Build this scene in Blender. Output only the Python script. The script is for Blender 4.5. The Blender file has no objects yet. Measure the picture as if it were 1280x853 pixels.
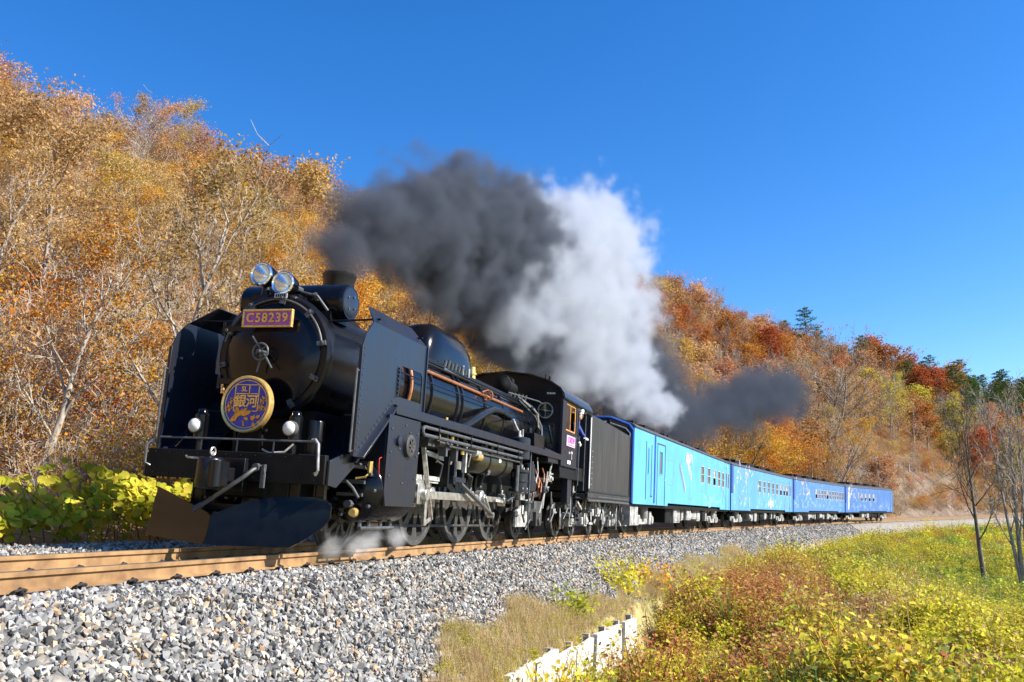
import bpy, bmesh, math, random
import numpy as np
from math import sin, cos, pi, radians, sqrt, atan2
from mathutils import Vector, Matrix, Euler
random.seed(7); RNG = np.random.default_rng(7)
scene = bpy.context.scene
COL = scene.collection

# ------------------------------------------------------------------ camera, sky, sun, exposure
R_CURVE = 285.1            # radius of the railway curve, metres
CANT = 0.0925              # superelevation of the track (radians)
CAM = (13.048, 6.24, 0.182); YAW, PITCH, ROLL, FPX = 0.2893, 0.2155, -0.0319, 1082.1
cam_d = bpy.data.cameras.new('camera'); cam = bpy.data.objects.new('camera', cam_d); COL.objects.link(cam)
_f = Vector((-cos(YAW)*cos(PITCH), -sin(YAW)*cos(PITCH), sin(PITCH)))
_r = _f.cross(Vector((0, 0, 1))).normalized(); _u = _r.cross(_f)
_r2 = _r*cos(ROLL) + _u*sin(ROLL); _u2 = -_r*sin(ROLL) + _u*cos(ROLL)
cam.matrix_world = Matrix(((_r2.x, _u2.x, -_f.x, CAM[0]), (_r2.y, _u2.y, -_f.y, CAM[1]), (_r2.z, _u2.z, -_f.z, CAM[2]), (0, 0, 0, 1)))
cam_d.sensor_width = 36.0; cam_d.lens = FPX/1280*36.0; cam_d.clip_start = 0.1; cam_d.clip_end = 6000
scene.camera = cam

SUN_EL, SUN_AZ = radians(35), radians(-2)       # azimuth measured from +Y towards +X
world = bpy.data.worlds.new("World"); scene.world = world; world.use_nodes = True
wn = world.node_tree.nodes; wl = world.node_tree.links
sky = wn.new('ShaderNodeTexSky'); sky.sky_type = 'NISHITA'; sky.sun_disc = False
sky.sun_elevation = SUN_EL; sky.sun_rotation = SUN_AZ; sky.altitude = 300; sky.air_density = 1.0; sky.dust_density = 0.25; sky.ozone_density = 4.0
hs = wn.new('ShaderNodeHueSaturation'); hs.inputs['Saturation'].default_value = 1.31; hs.inputs['Hue'].default_value = .508
wl.new(sky.outputs[0], hs.inputs['Color']); wl.new(hs.outputs[0], wn['Background'].inputs['Color'])
wn['Background'].inputs['Strength'].default_value = 0.110
sun_d = bpy.data.lights.new('sun', 'SUN'); sun_d.energy = 4.9; sun_d.angle = radians(0.53); sun_d.color = (1.0, 0.94, 0.84)
sun = bpy.data.objects.new('sun', sun_d); COL.objects.link(sun)
sd = Vector((sin(SUN_AZ)*cos(SUN_EL), cos(SUN_AZ)*cos(SUN_EL), sin(SUN_EL)))
sun.rotation_euler = sd.to_track_quat('Z', 'Y').to_euler(); sun.location = sd*200
scene.view_settings.view_transform = 'Standard'; scene.view_settings.look = 'None'
scene.view_settings.exposure = 1.15; scene.view_settings.gamma = 1.0
scene.cycles.max_bounces = 6; scene.cycles.diffuse_bounces = 2; scene.cycles.glossy_bounces = 3
scene.cycles.transmission_bounces = 4; scene.cycles.transparent_max_bounces = 12; scene.cycles.volume_bounces = 3
scene.cycles.volume_step_rate = 1.0; scene.cycles.volume_max_steps = 256
scene.cycles.caustics_reflective = False; scene.cycles.caustics_refractive = False

# ------------------------------------------------------------------ materials
def _nodes(name):
    m = bpy.data.materials.new(name); m.use_nodes = True
    return m, m.node_tree.nodes, m.node_tree.links, m.node_tree.nodes['Principled BSDF']
def mat(name, col, rough=.5, metal=0., var=.15, scale=6., bump=0., spec=.5, coat=0., dirt=None, rvar=.1, streak=0):
    """painted or metal surface with noise in colour, gloss and fine relief"""
    m, N, L, P = _nodes(name)
    tc = N.new('ShaderNodeTexCoord')
    nz = N.new('ShaderNodeTexNoise'); nz.inputs['Scale'].default_value = scale; nz.inputs['Detail'].default_value = 6
    if streak:
        mp = N.new('ShaderNodeMapping'); mp.inputs['Scale'].default_value = (1, 1, streak); L.new(tc.outputs['Object'], mp.inputs[0]); L.new(mp.outputs[0], nz.inputs['Vector'])
    else: L.new(tc.outputs['Object'], nz.inputs['Vector'])
    mx = N.new('ShaderNodeMix'); mx.data_type = 'RGBA'
    c2 = dirt if dirt else tuple(c*(1-var) for c in col); c1 = tuple(min(1, c*(1+var*.6)) for c in col)
    mx.inputs[6].default_value = (*c1, 1); mx.inputs[7].default_value = (*c2, 1)
    rp = N.new('ShaderNodeValToRGB'); rp.color_ramp.elements[0].position = .38; rp.color_ramp.elements[1].position = .68
    L.new(nz.outputs['Fac'], rp.inputs[0]); L.new(rp.outputs[0], mx.inputs[0]); L.new(mx.outputs[2], P.inputs['Base Color'])
    mr = N.new('ShaderNodeMapRange'); mr.inputs[3].default_value = max(.02, rough-rvar); mr.inputs[4].default_value = min(1, rough+rvar)
    L.new(nz.outputs['Fac'], mr.inputs[0]); L.new(mr.outputs[0], P.inputs['Roughness'])
    P.inputs['Metallic'].default_value = metal; P.inputs['Specular IOR Level'].default_value = spec
    P.inputs['Coat Weight'].default_value = coat; P.inputs['Coat Roughness'].default_value = .1
    if bump:
        bp = N.new('ShaderNodeBump'); bp.inputs['Strength'].default_value = bump; bp.inputs['Distance'].default_value = .02
        n2 = N.new('ShaderNodeTexNoise'); n2.inputs['Scale'].default_value = scale*.35; n2.inputs['Detail'].default_value = 3
        L.new(tc.outputs['Object'], n2.inputs['Vector']); L.new(n2.outputs['Fac'], bp.inputs['Height']); L.new(bp.outputs[0], P.inputs['Normal'])
    return m
M = {}
M['gloss'] = mat('gloss_black_paint', (.004, .004, .006), .17, var=.3, bump=.12, spec=.30, rvar=.06)
M['paint'] = mat('black_paint', (.005, .006, .009), .3, var=.3, bump=.15, dirt=(.009, .008, .008), spec=.34)
M['plough'] = mat('plough_black_paint', (.004, .004, .005), .12, var=.3, bump=.14, spec=.4, rvar=.04); M['plough'].node_tree.nodes['Principled BSDF'].inputs['IOR'].default_value = 1.33
M['plate'] = mat('satin_black_plate', (.008, .012, .025), .30, var=.25, bump=.15, scale=6, dirt=(.014, .015, .020), streak=.2)  # black paint; blue of the reflected sky is tinted into the base colour
M['dark'] = mat('sooty_black', (.005, .005, .005), .6, var=.3, spec=.25)
M['tender'] = mat('matt_tender_black', (.024, .024, .024), .5, var=.3, scale=5, bump=.25, dirt=(.050, .046, .040), spec=.35, streak=.12)
M['wheel'] = mat('wheel_black', (.030, .030, .031), .5, var=.3, scale=9, dirt=(.06, .055, .05))
M['steel'] = mat('bright_steel', (.56, .55, .52), .34, .75, var=.25, scale=12, dirt=(.3, .28, .25))
M['grey'] = mat('grey_fitting', (.09, .095, .10), .38, .2, var=.3, scale=10)
M['lgrey'] = mat('light_grey_fitting', (.42, .42, .40), .55, .1, var=.3, scale=7, dirt=(.2, .19, .17))
M['copper'] = mat('copper_pipe', (.58, .23, .10), .36, .7, var=.3, scale=14)
M['brass'] = mat('brass', (.80, .55, .18), .25, .6, var=.2, scale=20)
M['gold'] = mat('gold_trim', (.80, .52, .16), .3, .45, var=.2, scale=20)
M['amber'] = mat('amber_gold_ornament', (.62, .30, .04), .35, .5, var=.3, scale=40)
M['chrome'] = mat('chrome', (.82, .83, .84), .1, 1., var=.05)
M['purple'] = mat('purple_plate', (.44, .10, .44), .35, var=.15, scale=25)
M['navy'] = mat('deep_blue_enamel', (.015, .04, .36), .25, var=.3, scale=20)
M['pink'] = mat('pink_plate', (.72, .42, .60), .4, var=.1)  # purple cab plate, its pinkish glare painted into the base colour
M['white'] = mat('white_paint', (.8, .8, .78), .5, var=.08)
M['red'] = mat('red_wire', (.4, .03, .02), .5)
M['wood'] = mat('window_wood', (.55, .27, .06), .5, var=.25, scale=10)
M['coal'] = mat('coal', (.012, .012, .013), .4, var=.5, scale=20)
M['dkblue'] = mat('dark_blue_paint', (.012, .07, .34), .3, var=.1, scale=2, coat=.2)
M['roofgrey'] = mat('roof_grey', (.05, .05, .055), .6, var=.3, scale=2)
M['rubber'] = mat('rubber', (.012, .012, .012), .6)
M['skin'] = mat('skin', (.55, .33, .23), .5, var=.08, scale=20)
M['uniform'] = mat('blue_uniform', (.03, .06, .26), .8, var=.2, scale=20)
M['cap'] = mat('pale_cap', (.50, .55, .62), .8, var=.1, scale=20)
M['hair'] = mat('dark_hair', (.02, .015, .012), .6)
M['glove'] = mat('white_glove', (.75, .74, .7), .8)
M['board'] = mat('weathered_concrete_board', (.56, .53, .48), .85, var=.25, scale=5, bump=.5, dirt=(.34, .31, .26))
M['post'] = mat('weathered_post', (.30, .27, .23), .9, var=.3, scale=8)
M['railside'] = mat('rusty_rail', (.30, .175, .075), .75, var=.22, scale=5, dirt=(.18, .10, .042))
M['railtop'] = mat('rail_head_steel', (.45, .46, .48), .3, .9, var=.2, scale=8)
M['clip'] = mat('rail_clip', (.035, .030, .028), .6, .3, var=.4, scale=30)
M['sleeper'] = mat('sleeper_concrete', (.32, .29, .26), .9, var=.3, scale=7)
def glass(name, col=(.02, .025, .03), rough=.06):
    m, N, L, P = _nodes(name); P.inputs['Base Color'].default_value = (*col, 1); P.inputs['Roughness'].default_value = rough
    P.inputs['Specular IOR Level'].default_value = .8; P.inputs['Coat Weight'].default_value = .4
    return m
M['glass'] = glass('dark_window_glass'); M['gglass'] = glass('grey_window_glass', (.16, .17, .18), .15)
M['lens'] = glass('lamp_lens', (.55, .58, .6), .04); M['lensgrey'] = glass('white_lens', (.62, .62, .60), .25)

def leaf_mat(name, cols, trans=.35, hvar=.018, vvar=.22):
    """cols: list of base colours spread over leaves by the per-face attribute 'v'; each plant shifts a little too"""
    m = bpy.data.materials.new(name); m.use_nodes = True; N, L = m.node_tree.nodes, m.node_tree.links
    N.remove(N['Principled BSDF']); out = N['Material Output']
    at = N.new('ShaderNodeAttribute'); at.attribute_name = 'v'
    rp = N.new('ShaderNodeValToRGB'); cr = rp.color_ramp
    while len(cr.elements) < len(cols): cr.elements.new(.5)
    for i, c in enumerate(cols):
        cr.elements[i].position = i/max(1, len(cols)-1); cr.elements[i].color = (*c, 1)
    L.new(at.outputs['Fac'], rp.inputs[0])
    oi = N.new('ShaderNodeObjectInfo'); h = N.new('ShaderNodeHueSaturation')
    a = N.new('ShaderNodeMapRange'); a.inputs[3].default_value = .5-hvar; a.inputs[4].default_value = .5+hvar
    L.new(oi.outputs['Random'], a.inputs[0]); L.new(a.outputs[0], h.inputs['Hue'])
    w = N.new('ShaderNodeTexWhiteNoise'); w.noise_dimensions = '1D'; L.new(oi.outputs['Random'], w.inputs['W'])
    b = N.new('ShaderNodeMapRange'); b.inputs[3].default_value = 1-vvar; b.inputs[4].default_value = 1+vvar
    L.new(w.outputs['Value'], b.inputs[0]); L.new(b.outputs[0], h.inputs['Value'])
    L.new(rp.outputs[0], h.inputs['Color'])
    d = N.new('ShaderNodeBsdfDiffuse'); t = N.new('ShaderNodeBsdfTranslucent'); mx = N.new('ShaderNodeMixShader'); mx.inputs[0].default_value = trans
    L.new(h.outputs[0], d.inputs[0]); L.new(h.outputs[0], t.inputs[0]); L.new(d.outputs[0], mx.inputs[1]); L.new(t.outputs[0], mx.inputs[2])
    L.new(mx.outputs[0], out.inputs[0])
    return m
LM = {
 'gold': leaf_mat('golden_leaves', [(.46, .20, .025), (.60, .32, .04), (.62, .42, .09)], .42),
 'orange': leaf_mat('orange_leaves', [(.38, .12, .02), (.52, .20, .03), (.58, .30, .06)], .42),
 'rust': leaf_mat('rust_leaves', [(.28, .08, .02), (.43, .14, .035), (.49, .22, .07)], .42),
 'tan': leaf_mat('tan_dry_leaves', [(.36, .20, .07), (.50, .31, .12), (.58, .41, .19)], .42),
 'pinkrust': leaf_mat('pale_russet_leaves', [(.36, .17, .08), (.52, .27, .13), (.56, .36, .18)], .42),
 'olive': leaf_mat('olive_yellow_leaves', [(.26, .22, .03), (.46, .38, .05), (.55, .46, .09)], .42),
 'pine': leaf_mat('pine_needles', [(.04, .075, .02), (.09, .14, .03), (.18, .22, .05)], .2),
 'lime': leaf_mat('yellow_green_leaves', [(.22, .30, .03), (.58, .56, .05), (.80, .70, .10)], .55, .02, .25),
 'green': leaf_mat('green_weeds', [(.09, .16, .03), (.20, .28, .06), (.40, .42, .14)], .5),
 'rusty': leaf_mat('rusty_weeds', [(.26, .09, .04), (.44, .19, .07), (.56, .36, .16)], .42),
 'yellow': leaf_mat('yellow_weed_leaves', [(.36, .34, .04), (.60, .50, .06), (.72, .62, .14)], .5),
 'straw': leaf_mat('dry_straw', [(.38, .26, .11), (.56, .43, .21), (.70, .58, .36)], .45),
}
def bark_mat(name, c1, c2):
    m, N, L, P = _nodes(name); tc = N.new('ShaderNodeTexCoord'); mp = N.new('ShaderNodeMapping'); mp.inputs['Scale'].default_value = (6, 6, 1.5)
    nz = N.new('ShaderNodeTexNoise'); nz.inputs['Scale'].default_value = 2; nz.inputs['Detail'].default_value = 8
    L.new(tc.outputs['Object'], mp.inputs[0]); L.new(mp.outputs[0], nz.inputs['Vector'])
    rp = N.new('ShaderNodeValToRGB'); rp.color_ramp.elements[0].position = .35; rp.color_ramp.elements[1].position = .7
    rp.color_ramp.elements[0].color = (*c1, 1); rp.color_ramp.elements[1].color = (*c2, 1)
    L.new(nz.outputs['Fac'], rp.inputs[0]); L.new(rp.outputs[0], P.inputs['Base Color']); P.inputs['Roughness'].default_value = .9
    return m
M['bark_pale'] = bark_mat('pale_bark', (.22, .18, .14), (.47, .41, .33))
M['bark_grey'] = bark_mat('grey_bark', (.15, .125, .105), (.36, .31, .26))
M['bark_dark'] = bark_mat('dark_bark', (.07, .055, .045), (.20, .16, .12))

def ground_mat(name, cols, scale, bump=.6, dist=.1):
    m, N, L, P = _nodes(name); tc = N.new('ShaderNodeTexCoord')
    nz = N.new('ShaderNodeTexNoise'); nz.inputs['Scale'].default_value = scale; nz.inputs['Detail'].default_value = 10; nz.inputs['Roughness'].default_value = .65
    n2 = N.new('ShaderNodeTexNoise'); n2.inputs['Scale'].default_value = scale*12; n2.inputs['Detail'].default_value = 6
    L.new(tc.outputs['Object'], nz.inputs['Vector']); L.new(tc.outputs['Object'], n2.inputs['Vector'])
    ad = N.new('ShaderNodeMath'); ad.operation = 'MULTIPLY_ADD'; ad.inputs[1].default_value = .5
    L.new(n2.outputs['Fac'], ad.inputs[0]); h = N.new('ShaderNodeMath'); h.operation = 'MULTIPLY'; h.inputs[1].default_value = .5
    L.new(nz.outputs['Fac'], h.inputs[0]); L.new(h.outputs[0], ad.inputs[2])
    rp = N.new('ShaderNodeValToRGB'); cr = rp.color_ramp
    while len(cr.elements) < len(cols): cr.elements.new(.5)
    for i, c in enumerate(cols): cr.elements[i].position = .32+.36*i/(len(cols)-1); cr.elements[i].color = (*c, 1)
    L.new(ad.outputs[0], rp.inputs[0]); L.new(rp.outputs[0], P.inputs['Base Color']); P.inputs['Roughness'].default_value = .95
    bp = N.new('ShaderNodeBump'); bp.inputs['Strength'].default_value = bump; bp.inputs['Distance'].default_value = dist
    L.new(ad.outputs[0], bp.inputs['Height']); L.new(bp.outputs[0], P.inputs['Normal'])
    return m
M['litter'] = ground_mat('leaf_litter', [(.07, .04, .02), (.19, .11, .045), (.27, .17, .075), (.14, .08, .035)], .35)
M['meadow'] = ground_mat('weedy_soil', [(.10, .09, .03), (.26, .22, .07), (.34, .28, .12), (.17, .19, .04)], .5)
M['bankrock'] = ground_mat('cut_bank_earth', [(.05, .035, .025), (.15, .10, .065), (.26, .19, .13), (.33, .29, .24)], .6, 1., .6)
def gravel_mat():
    m, N, L, P = _nodes('gravel_bed'); tc = N.new('ShaderNodeTexCoord')
    v = N.new('ShaderNodeTexVoronoi'); v.inputs['Scale'].default_value = 15; L.new(tc.outputs['Object'], v.inputs['Vector'])
    rp = N.new('ShaderNodeValToRGB'); cr = rp.color_ramp
    for p, c in ((0, (.10, .10, .10)), (.35, (.26, .26, .255)), (.75, (.40, .39, .37)), (1, (.36, .31, .25))):
        e = cr.elements[0] if p == 0 else (cr.elements[1] if p == 1 else cr.elements.new(p)); e.position = p; e.color = (*c, 1)
    sp = N.new('ShaderNodeSeparateColor'); L.new(v.outputs['Color'], sp.inputs[0]); L.new(sp.outputs[0], rp.inputs[0])
    L.new(rp.outputs[0], P.inputs['Base Color']); P.inputs['Roughness'].default_value = .9
    bp = N.new('ShaderNodeBump'); bp.invert = True; bp.inputs['Strength'].default_value = 1; bp.inputs['Distance'].default_value = .05
    L.new(v.outputs['Distance'], bp.inputs['Height']); L.new(bp.outputs[0], P.inputs['Normal'])
    return m
M['gravel'] = gravel_mat()
def stone_mat():
    m, N, L, P = _nodes('ballast_stone'); at = N.new('ShaderNodeAttribute'); at.attribute_name = 'v'
    rp = N.new('ShaderNodeValToRGB'); cr = rp.color_ramp
    st = ((0, (.05, .05, .05)), (.25, (.15, .148, .145)), (.5, (.24, .236, .226)), (.78, (.37, .36, .335)), (.9, (.38, .32, .23)), (.97, (.42, .25, .13)), (1, (.52, .50, .46)))
    while len(cr.elements) < len(st): cr.elements.new(.5)
    for e, (p, c) in zip(cr.elements, st): e.position = p; e.color = (*c, 1)
    tc = N.new('ShaderNodeTexCoord'); nz = N.new('ShaderNodeTexNoise'); nz.inputs['Scale'].default_value = 60; nz.inputs['Detail'].default_value = 4
    L.new(tc.outputs['Object'], nz.inputs['Vector'])
    mx = N.new('ShaderNodeMix'); mx.data_type = 'RGBA'; mx.blend_type = 'MULTIPLY'; mx.inputs[0].default_value = .5
    L.new(at.outputs['Fac'], rp.inputs[0]); L.new(rp.outputs[0], mx.inputs[6])
    r2 = N.new('ShaderNodeMapRange'); r2.inputs[3].default_value = .6; r2.inputs[4].default_value = 1.4; L.new(nz.outputs['Fac'], r2.inputs[0]); L.new(r2.outputs[0], mx.inputs[7])
    L.new(mx.outputs[2], P.inputs['Base Color']); P.inputs['Roughness'].default_value = .85
    return m
M['stone'] = stone_mat()

# ------------------------------------------------------------------ mesh builder
class MB:
    def __init__(s): s.v = []; s.f = []
    def add(s, vs, fs):
        o = len(s.v); s.v += [tuple(p) for p in vs]; s.f += [tuple(i+o for i in f) for f in fs]; return s
    def box(s, x0, x1, y0, y1, z0, z1):
        x0, x1 = sorted((x0, x1)); y0, y1 = sorted((y0, y1)); z0, z1 = sorted((z0, z1))
        return s.add([(x0, y0, z0), (x1, y0, z0), (x1, y1, z0), (x0, y1, z0), (x0, y0, z1), (x1, y0, z1), (x1, y1, z1), (x0, y1, z1)],
                     [(0, 3, 2, 1), (4, 5, 6, 7), (0, 1, 5, 4), (1, 2, 6, 5), (2, 3, 7, 6), (3, 0, 4, 7)])
    def bar(s, a, b, w, h, up=(0, 0, 1)):
        a, b = Vector(a), Vector(b); d = (b-a).normalized(); u = Vector(up); r = d.cross(u)
        if r.length < 1e-4: r = d.cross(Vector((0, 1, 0)))
        r.normalize(); u = r.cross(d)
        q = [r*w/2+u*h/2, -r*w/2+u*h/2, -r*w/2-u*h/2, r*w/2-u*h/2]
        return s.add([a+k for k in q]+[b+k for k in q], [(0, 1, 2, 3), (7, 6, 5, 4), (0, 4, 5, 1), (1, 5, 6, 2), (2, 6, 7, 3), (3, 7, 4, 0)])
    def lathe(s, o, axis, prof, n=24, cap=True):
        """prof: list of (distance along axis, radius)"""
        o = Vector(o); d = Vector(axis).normalized(); t = Vector((0, 0, 1)) if abs(d.z) < .9 else Vector((1, 0, 0))
        a = d.cross(t).normalized(); b = d.cross(a); vs = []; fs = []
        for h, r in prof:
            for i in range(n):
                th = 2*pi*i/n; vs.append(o+d*h+(a*cos(th)+b*sin(th))*r)
        for k in range(len(prof)-1):
            for i in range(n):
                j = (i+1) % n; fs.append((k*n+i, k*n+j, (k+1)*n+j, (k+1)*n+i))
        if cap:
            fs.append(tuple(reversed(range(n)))); m0 = (len(prof)-1)*n; fs.append(tuple(range(m0, m0+n)))
        return s.add(vs, fs)
    def cyl(s, a, b, r, r2=None, n=16, bev=0):
        a, b = Vector(a), Vector(b); L = (b-a).length; r2 = r if r2 is None else r2
        pr = [(0, r), (L, r2)] if not bev else [(0, r-bev), (bev*.3, r-bev*.3), (bev, r), (L-bev, r2), (L-bev*.3, r2-bev*.3), (L, r2-bev)]
        return s.lathe(a, b-a, pr, n)
    def tube(s, pts, r, n=8, cap=True):
        pts = [Vector(p) for p in pts]; vs = []; fs = []; ref = None
        for k, p in enumerate(pts):
            d = (pts[min(k+1, len(pts)-1)]-pts[max(k-1, 0)]).normalized()
            if ref is None: ref = d.cross(Vector((0, 0, 1)) if abs(d.z) < .9 else Vector((1, 0, 0))).normalized()
            a = (ref-d*ref.dot(d)).normalized(); ref = a; b = d.cross(a); rr = r[k] if isinstance(r, (list, tuple)) else r
            for i in range(n): th = 2*pi*i/n; vs.append(p+(a*cos(th)+b*sin(th))*rr)
        for k in range(len(pts)-1):
            for i in range(n): j = (i+1) % n; fs.append((k*n+i, k*n+j, (k+1)*n+j, (k+1)*n+i))
        if cap: fs.append(tuple(reversed(range(n)))); fs.append(tuple(range((len(pts)-1)*n, len(pts)*n)))
        return s.add(vs, fs)
    def torus(s, o, axis, R, r, n=32, k=8, arc=2*pi, st=0.):
        o = Vector(o); d = Vector(axis).normalized(); t = Vector((0, 0, 1)) if abs(d.z) < .9 else Vector((1, 0, 0))
        a = d.cross(t).normalized(); b = d.cross(a); full = arc > 2*pi-.01
        pts = [o+(a*cos(st+arc*i/n)+b*sin(st+arc*i/n))*R for i in range(n+(0 if full else 1))]
        if full: pts += pts[:2]
        return s.tube(pts, r, k, not full)
    def sphere(s, c, r, n=12, sc=(1, 1, 1)):
        vs = []; fs = []; m = n//2; c = Vector(c)
        for i in range(m+1):
            ph = pi*i/m
            for j in range(n): th = 2*pi*j/n; vs.append(c+Vector((r*sc[0]*sin(ph)*cos(th), r*sc[1]*sin(ph)*sin(th), r*sc[2]*cos(ph))))
        for i in range(m):
            for j in range(n): fs.append((i*n+j, (i+1)*n+j, (i+1)*n+(j+1) % n, i*n+(j+1) % n))
        return s.add(vs, fs)
    def plate(s, outer, holes=(), t=.02, at=0., ax='y'):
        """flat sheet with openings; 2D (a,b) -> ax y: (a,at,b), x: (at,a,b), z: (a,b,at); thickness goes to negative"""
        bm = bmesh.new(); es = []
        for loop in (outer, *holes):
            vv = [bm.verts.new((p[0], p[1], 0)) for p in loop]
            es += [bm.edges.new((vv[i], vv[(i+1) % len(vv)])) for i in range(len(vv))]
        bmesh.ops.triangle_fill(bm, edges=es, use_beauty=True, use_dissolve=False)
        g = bmesh.ops.extrude_face_region(bm, geom=list(bm.faces))
        for v in g['geom']:
            if isinstance(v, bmesh.types.BMVert): v.co.z -= t
        bmesh.ops.recalc_face_normals(bm, faces=list(bm.faces)); bm.verts.index_update()
        mp = {'y': lambda c: (c.x, at+c.z, c.y), 'x': lambda c: (at+c.z, c.x, c.y), 'z': lambda c: (c.x, c.y, at+c.z)}[ax]
        s.add([mp(v.co) for v in bm.verts], [tuple(v.index for v in f.verts) for f in bm.faces]); bm.free(); return s
    def loft(s, rings, cap=True):
        n = len(rings[0]); vs = [p for r in rings for p in r]; fs = []
        for k in range(len(rings)-1):
            for i in range(n): j = (i+1) % n; fs.append((k*n+i, k*n+j, (k+1)*n+j, (k+1)*n+i))
        if cap: fs.append(tuple(reversed(range(n)))); fs.append(tuple(range((len(rings)-1)*n, len(rings)*n)))
        return s.add(vs, fs)
    def mesh(s, name, m, ang=35, fix=True):
        me = bpy.data.meshes.new(name); me.from_pydata([tuple(p) for p in s.v], [], s.f)
        if fix:
            bm = bmesh.new(); bm.from_mesh(me); bmesh.ops.recalc_face_normals(bm, faces=list(bm.faces)); bm.to_mesh(me); bm.free()
        for q in (m if isinstance(m, (list, tuple)) else [m]): me.materials.append(q)
        me.shade_smooth(); me.set_sharp_from_angle(angle=radians(ang)); me.update(); return me
    def build(s, name, m, parent=None, bevel=0., ang=35):
        o = bpy.data.objects.new(name, s.mesh(name, m, ang)); COL.objects.link(o)
        if parent is not None: o.parent = parent
        if bevel:
            b = o.modifiers.new('bevel', 'BEVEL'); b.width = bevel; b.segments = 2; b.limit_method = 'ANGLE'; b.angle_limit = radians(40)
        return o
def mesh_np(name, verts, faces, mats, face_v=None, smooth=False, midx=None):
    """fast mesh from numpy arrays; faces (n,k) of one size"""
    me = bpy.data.meshes.new(name); verts = np.asarray(verts, np.float32); faces = np.asarray(faces, np.int32); k = faces.shape[1]
    me.vertices.add(len(verts)); me.vertices.foreach_set('co', verts.ravel())
    me.loops.add(faces.size); me.loops.foreach_set('vertex_index', faces.ravel())
    me.polygons.add(len(faces)); me.polygons.foreach_set('loop_start', np.arange(0, faces.size, k, dtype=np.int32))
    if midx is not None: me.polygons.foreach_set('material_index', np.asarray(midx, np.int32))
    for q in mats: me.materials.append(q)
    if face_v is not None:
        a = me.attributes.new('v', 'FLOAT', 'FACE'); a.data.foreach_set('value', np.asarray(face_v, np.float32))
    me.update(calc_edges=True); me.validate()
    me.polygons.foreach_set('use_smooth', [bool(smooth)]*len(me.polygons))
    return me
def empty(name, loc=(0, 0, 0), label=None, cat=None, group=None, kind=None):
    o = bpy.data.objects.new(name, None); COL.objects.link(o); o.location = loc; o.empty_display_size = .3; tag(o, label, cat, group, kind); return o
def tag(o, label=None, cat=None, group=None, kind=None):
    for k, q in (('label', label), ('category', cat), ('group', group), ('kind', kind)):
        if q: o[k] = q
    return o
def link(name, me, parent=None, loc=(0, 0, 0), rot=(0, 0, 0), scl=None):
    o = bpy.data.objects.new(name, me); COL.objects.link(o); o.parent = parent; o.location = loc; o.rotation_euler = rot
    if scl is not None: o.scale = (scl,)*3 if not hasattr(scl, '__len__') else scl
    return o
def copy_tree(o, parent=None):
    c = o.copy(); COL.objects.link(c); c.parent = parent
    for ch in o.children: copy_tree(ch, c)
    return c
def text_mesh(txt, size, depth, m, weight=0., space=1.):
    cu = bpy.data.curves.new('lettering', 'FONT'); cu.body = txt; cu.size = size; cu.extrude = depth; cu.offset = weight; cu.space_character = space
    cu.align_x = 'CENTER'; cu.align_y = 'CENTER'; cu.resolution_u = 3
    o = bpy.data.objects.new('lettering', cu); COL.objects.link(o); dg = bpy.context.evaluated_depsgraph_get()
    me = bpy.data.meshes.new_from_object(o.evaluated_get(dg)); bpy.data.objects.remove(o); me.materials.clear(); me.materials.append(m); return me

# ------------------------------------------------------------------ track geometry helpers
def pose_matrix(s):
    """frame of the track at arc length s behind the first driving wheel: x forward, y towards the inside of the curve, z up"""
    a = s/R_CURVE
    base = Matrix.Translation((0, R_CURVE, 0)) @ Matrix.Rotation(-a, 4, 'Z') @ Matrix.Translation((0, -R_CURVE, 0))
    # world forward at s is (cos a, -sin a)
    cant = Matrix.Translation((0, .53, 0)) @ Matrix.Rotation(-CANT, 4, 'X') @ Matrix.Translation((0, -.53, 0))
    return base @ cant
def arc_pt(s, y, z=0.):
    a = s/R_CURVE; r = R_CURVE-y
    return Vector((-r*sin(a), R_CURVE-r*cos(a), z))
def chord_matrix(s0, s1):
    """frame for a rigid vehicle whose bogies stand at s0 (front) and s1 (rear); origin at the front point"""
    m0, m1 = pose_matrix(s0), pose_matrix(s1); p0, p1 = m0.translation.copy(), m1.translation.copy()
    p0 = m0 @ Vector((0, 0, 0)); p1 = m1 @ Vector((0, 0, 0)); a = atan2((p0-p1).y, (p0-p1).x)
    return Matrix.Translation((p0.x, p0.y, 0)) @ Matrix.Rotation(a, 4, 'Z') @ Matrix.Translation((0, .53, 0)) @ Matrix.Rotation(-CANT, 4, 'X') @ Matrix.Translation((0, -.53, 0))


# ------------------------------------------------------------------ setting: terrain, ballast bed, plain
def vnoise(x, y, sc, seed=0):
    """smooth value noise in [-1,1], numpy arrays"""
    x = np.asarray(x, float)/sc; y = np.asarray(y, float)/sc
    xi = np.floor(x).astype(np.int64); yi = np.floor(y).astype(np.int64); fx = x-xi; fy = y-yi
    def h(a, b):
        n = (a*374761393+b*668265263+seed*974711) & 0x7fffffff; n = ((n ^ (n >> 13))*1274126177) & 0x7fffffff
        return ((n ^ (n >> 16)) & 0xffff)/32767.5-1
    u = fx*fx*(3-2*fx); v = fy*fy*(3-2*fy)
    return (h(xi, yi)*(1-u)+h(xi+1, yi)*u)*(1-v)+(h(xi, yi+1)*(1-u)+h(xi+1, yi+1)*u)*v
PROF_Y = [-6.5, -5.0, -4.0, -3.3, -2.8, -1.7, -1.1, -.56, .56, 1.0, 1.45, 2.8, 3.05, 3.38, 6, 7.8, 10, 14, 25, 60, 300]
PROF_Z = [.75, .42, .22, .16, .15, .08, -.02, -.085, -.20, -.22, -.27, -1.26, -1.45, -2.22, -2.25, -2.4, -3.0, -3.55, -4.6, -5.5, -6.0]
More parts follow.
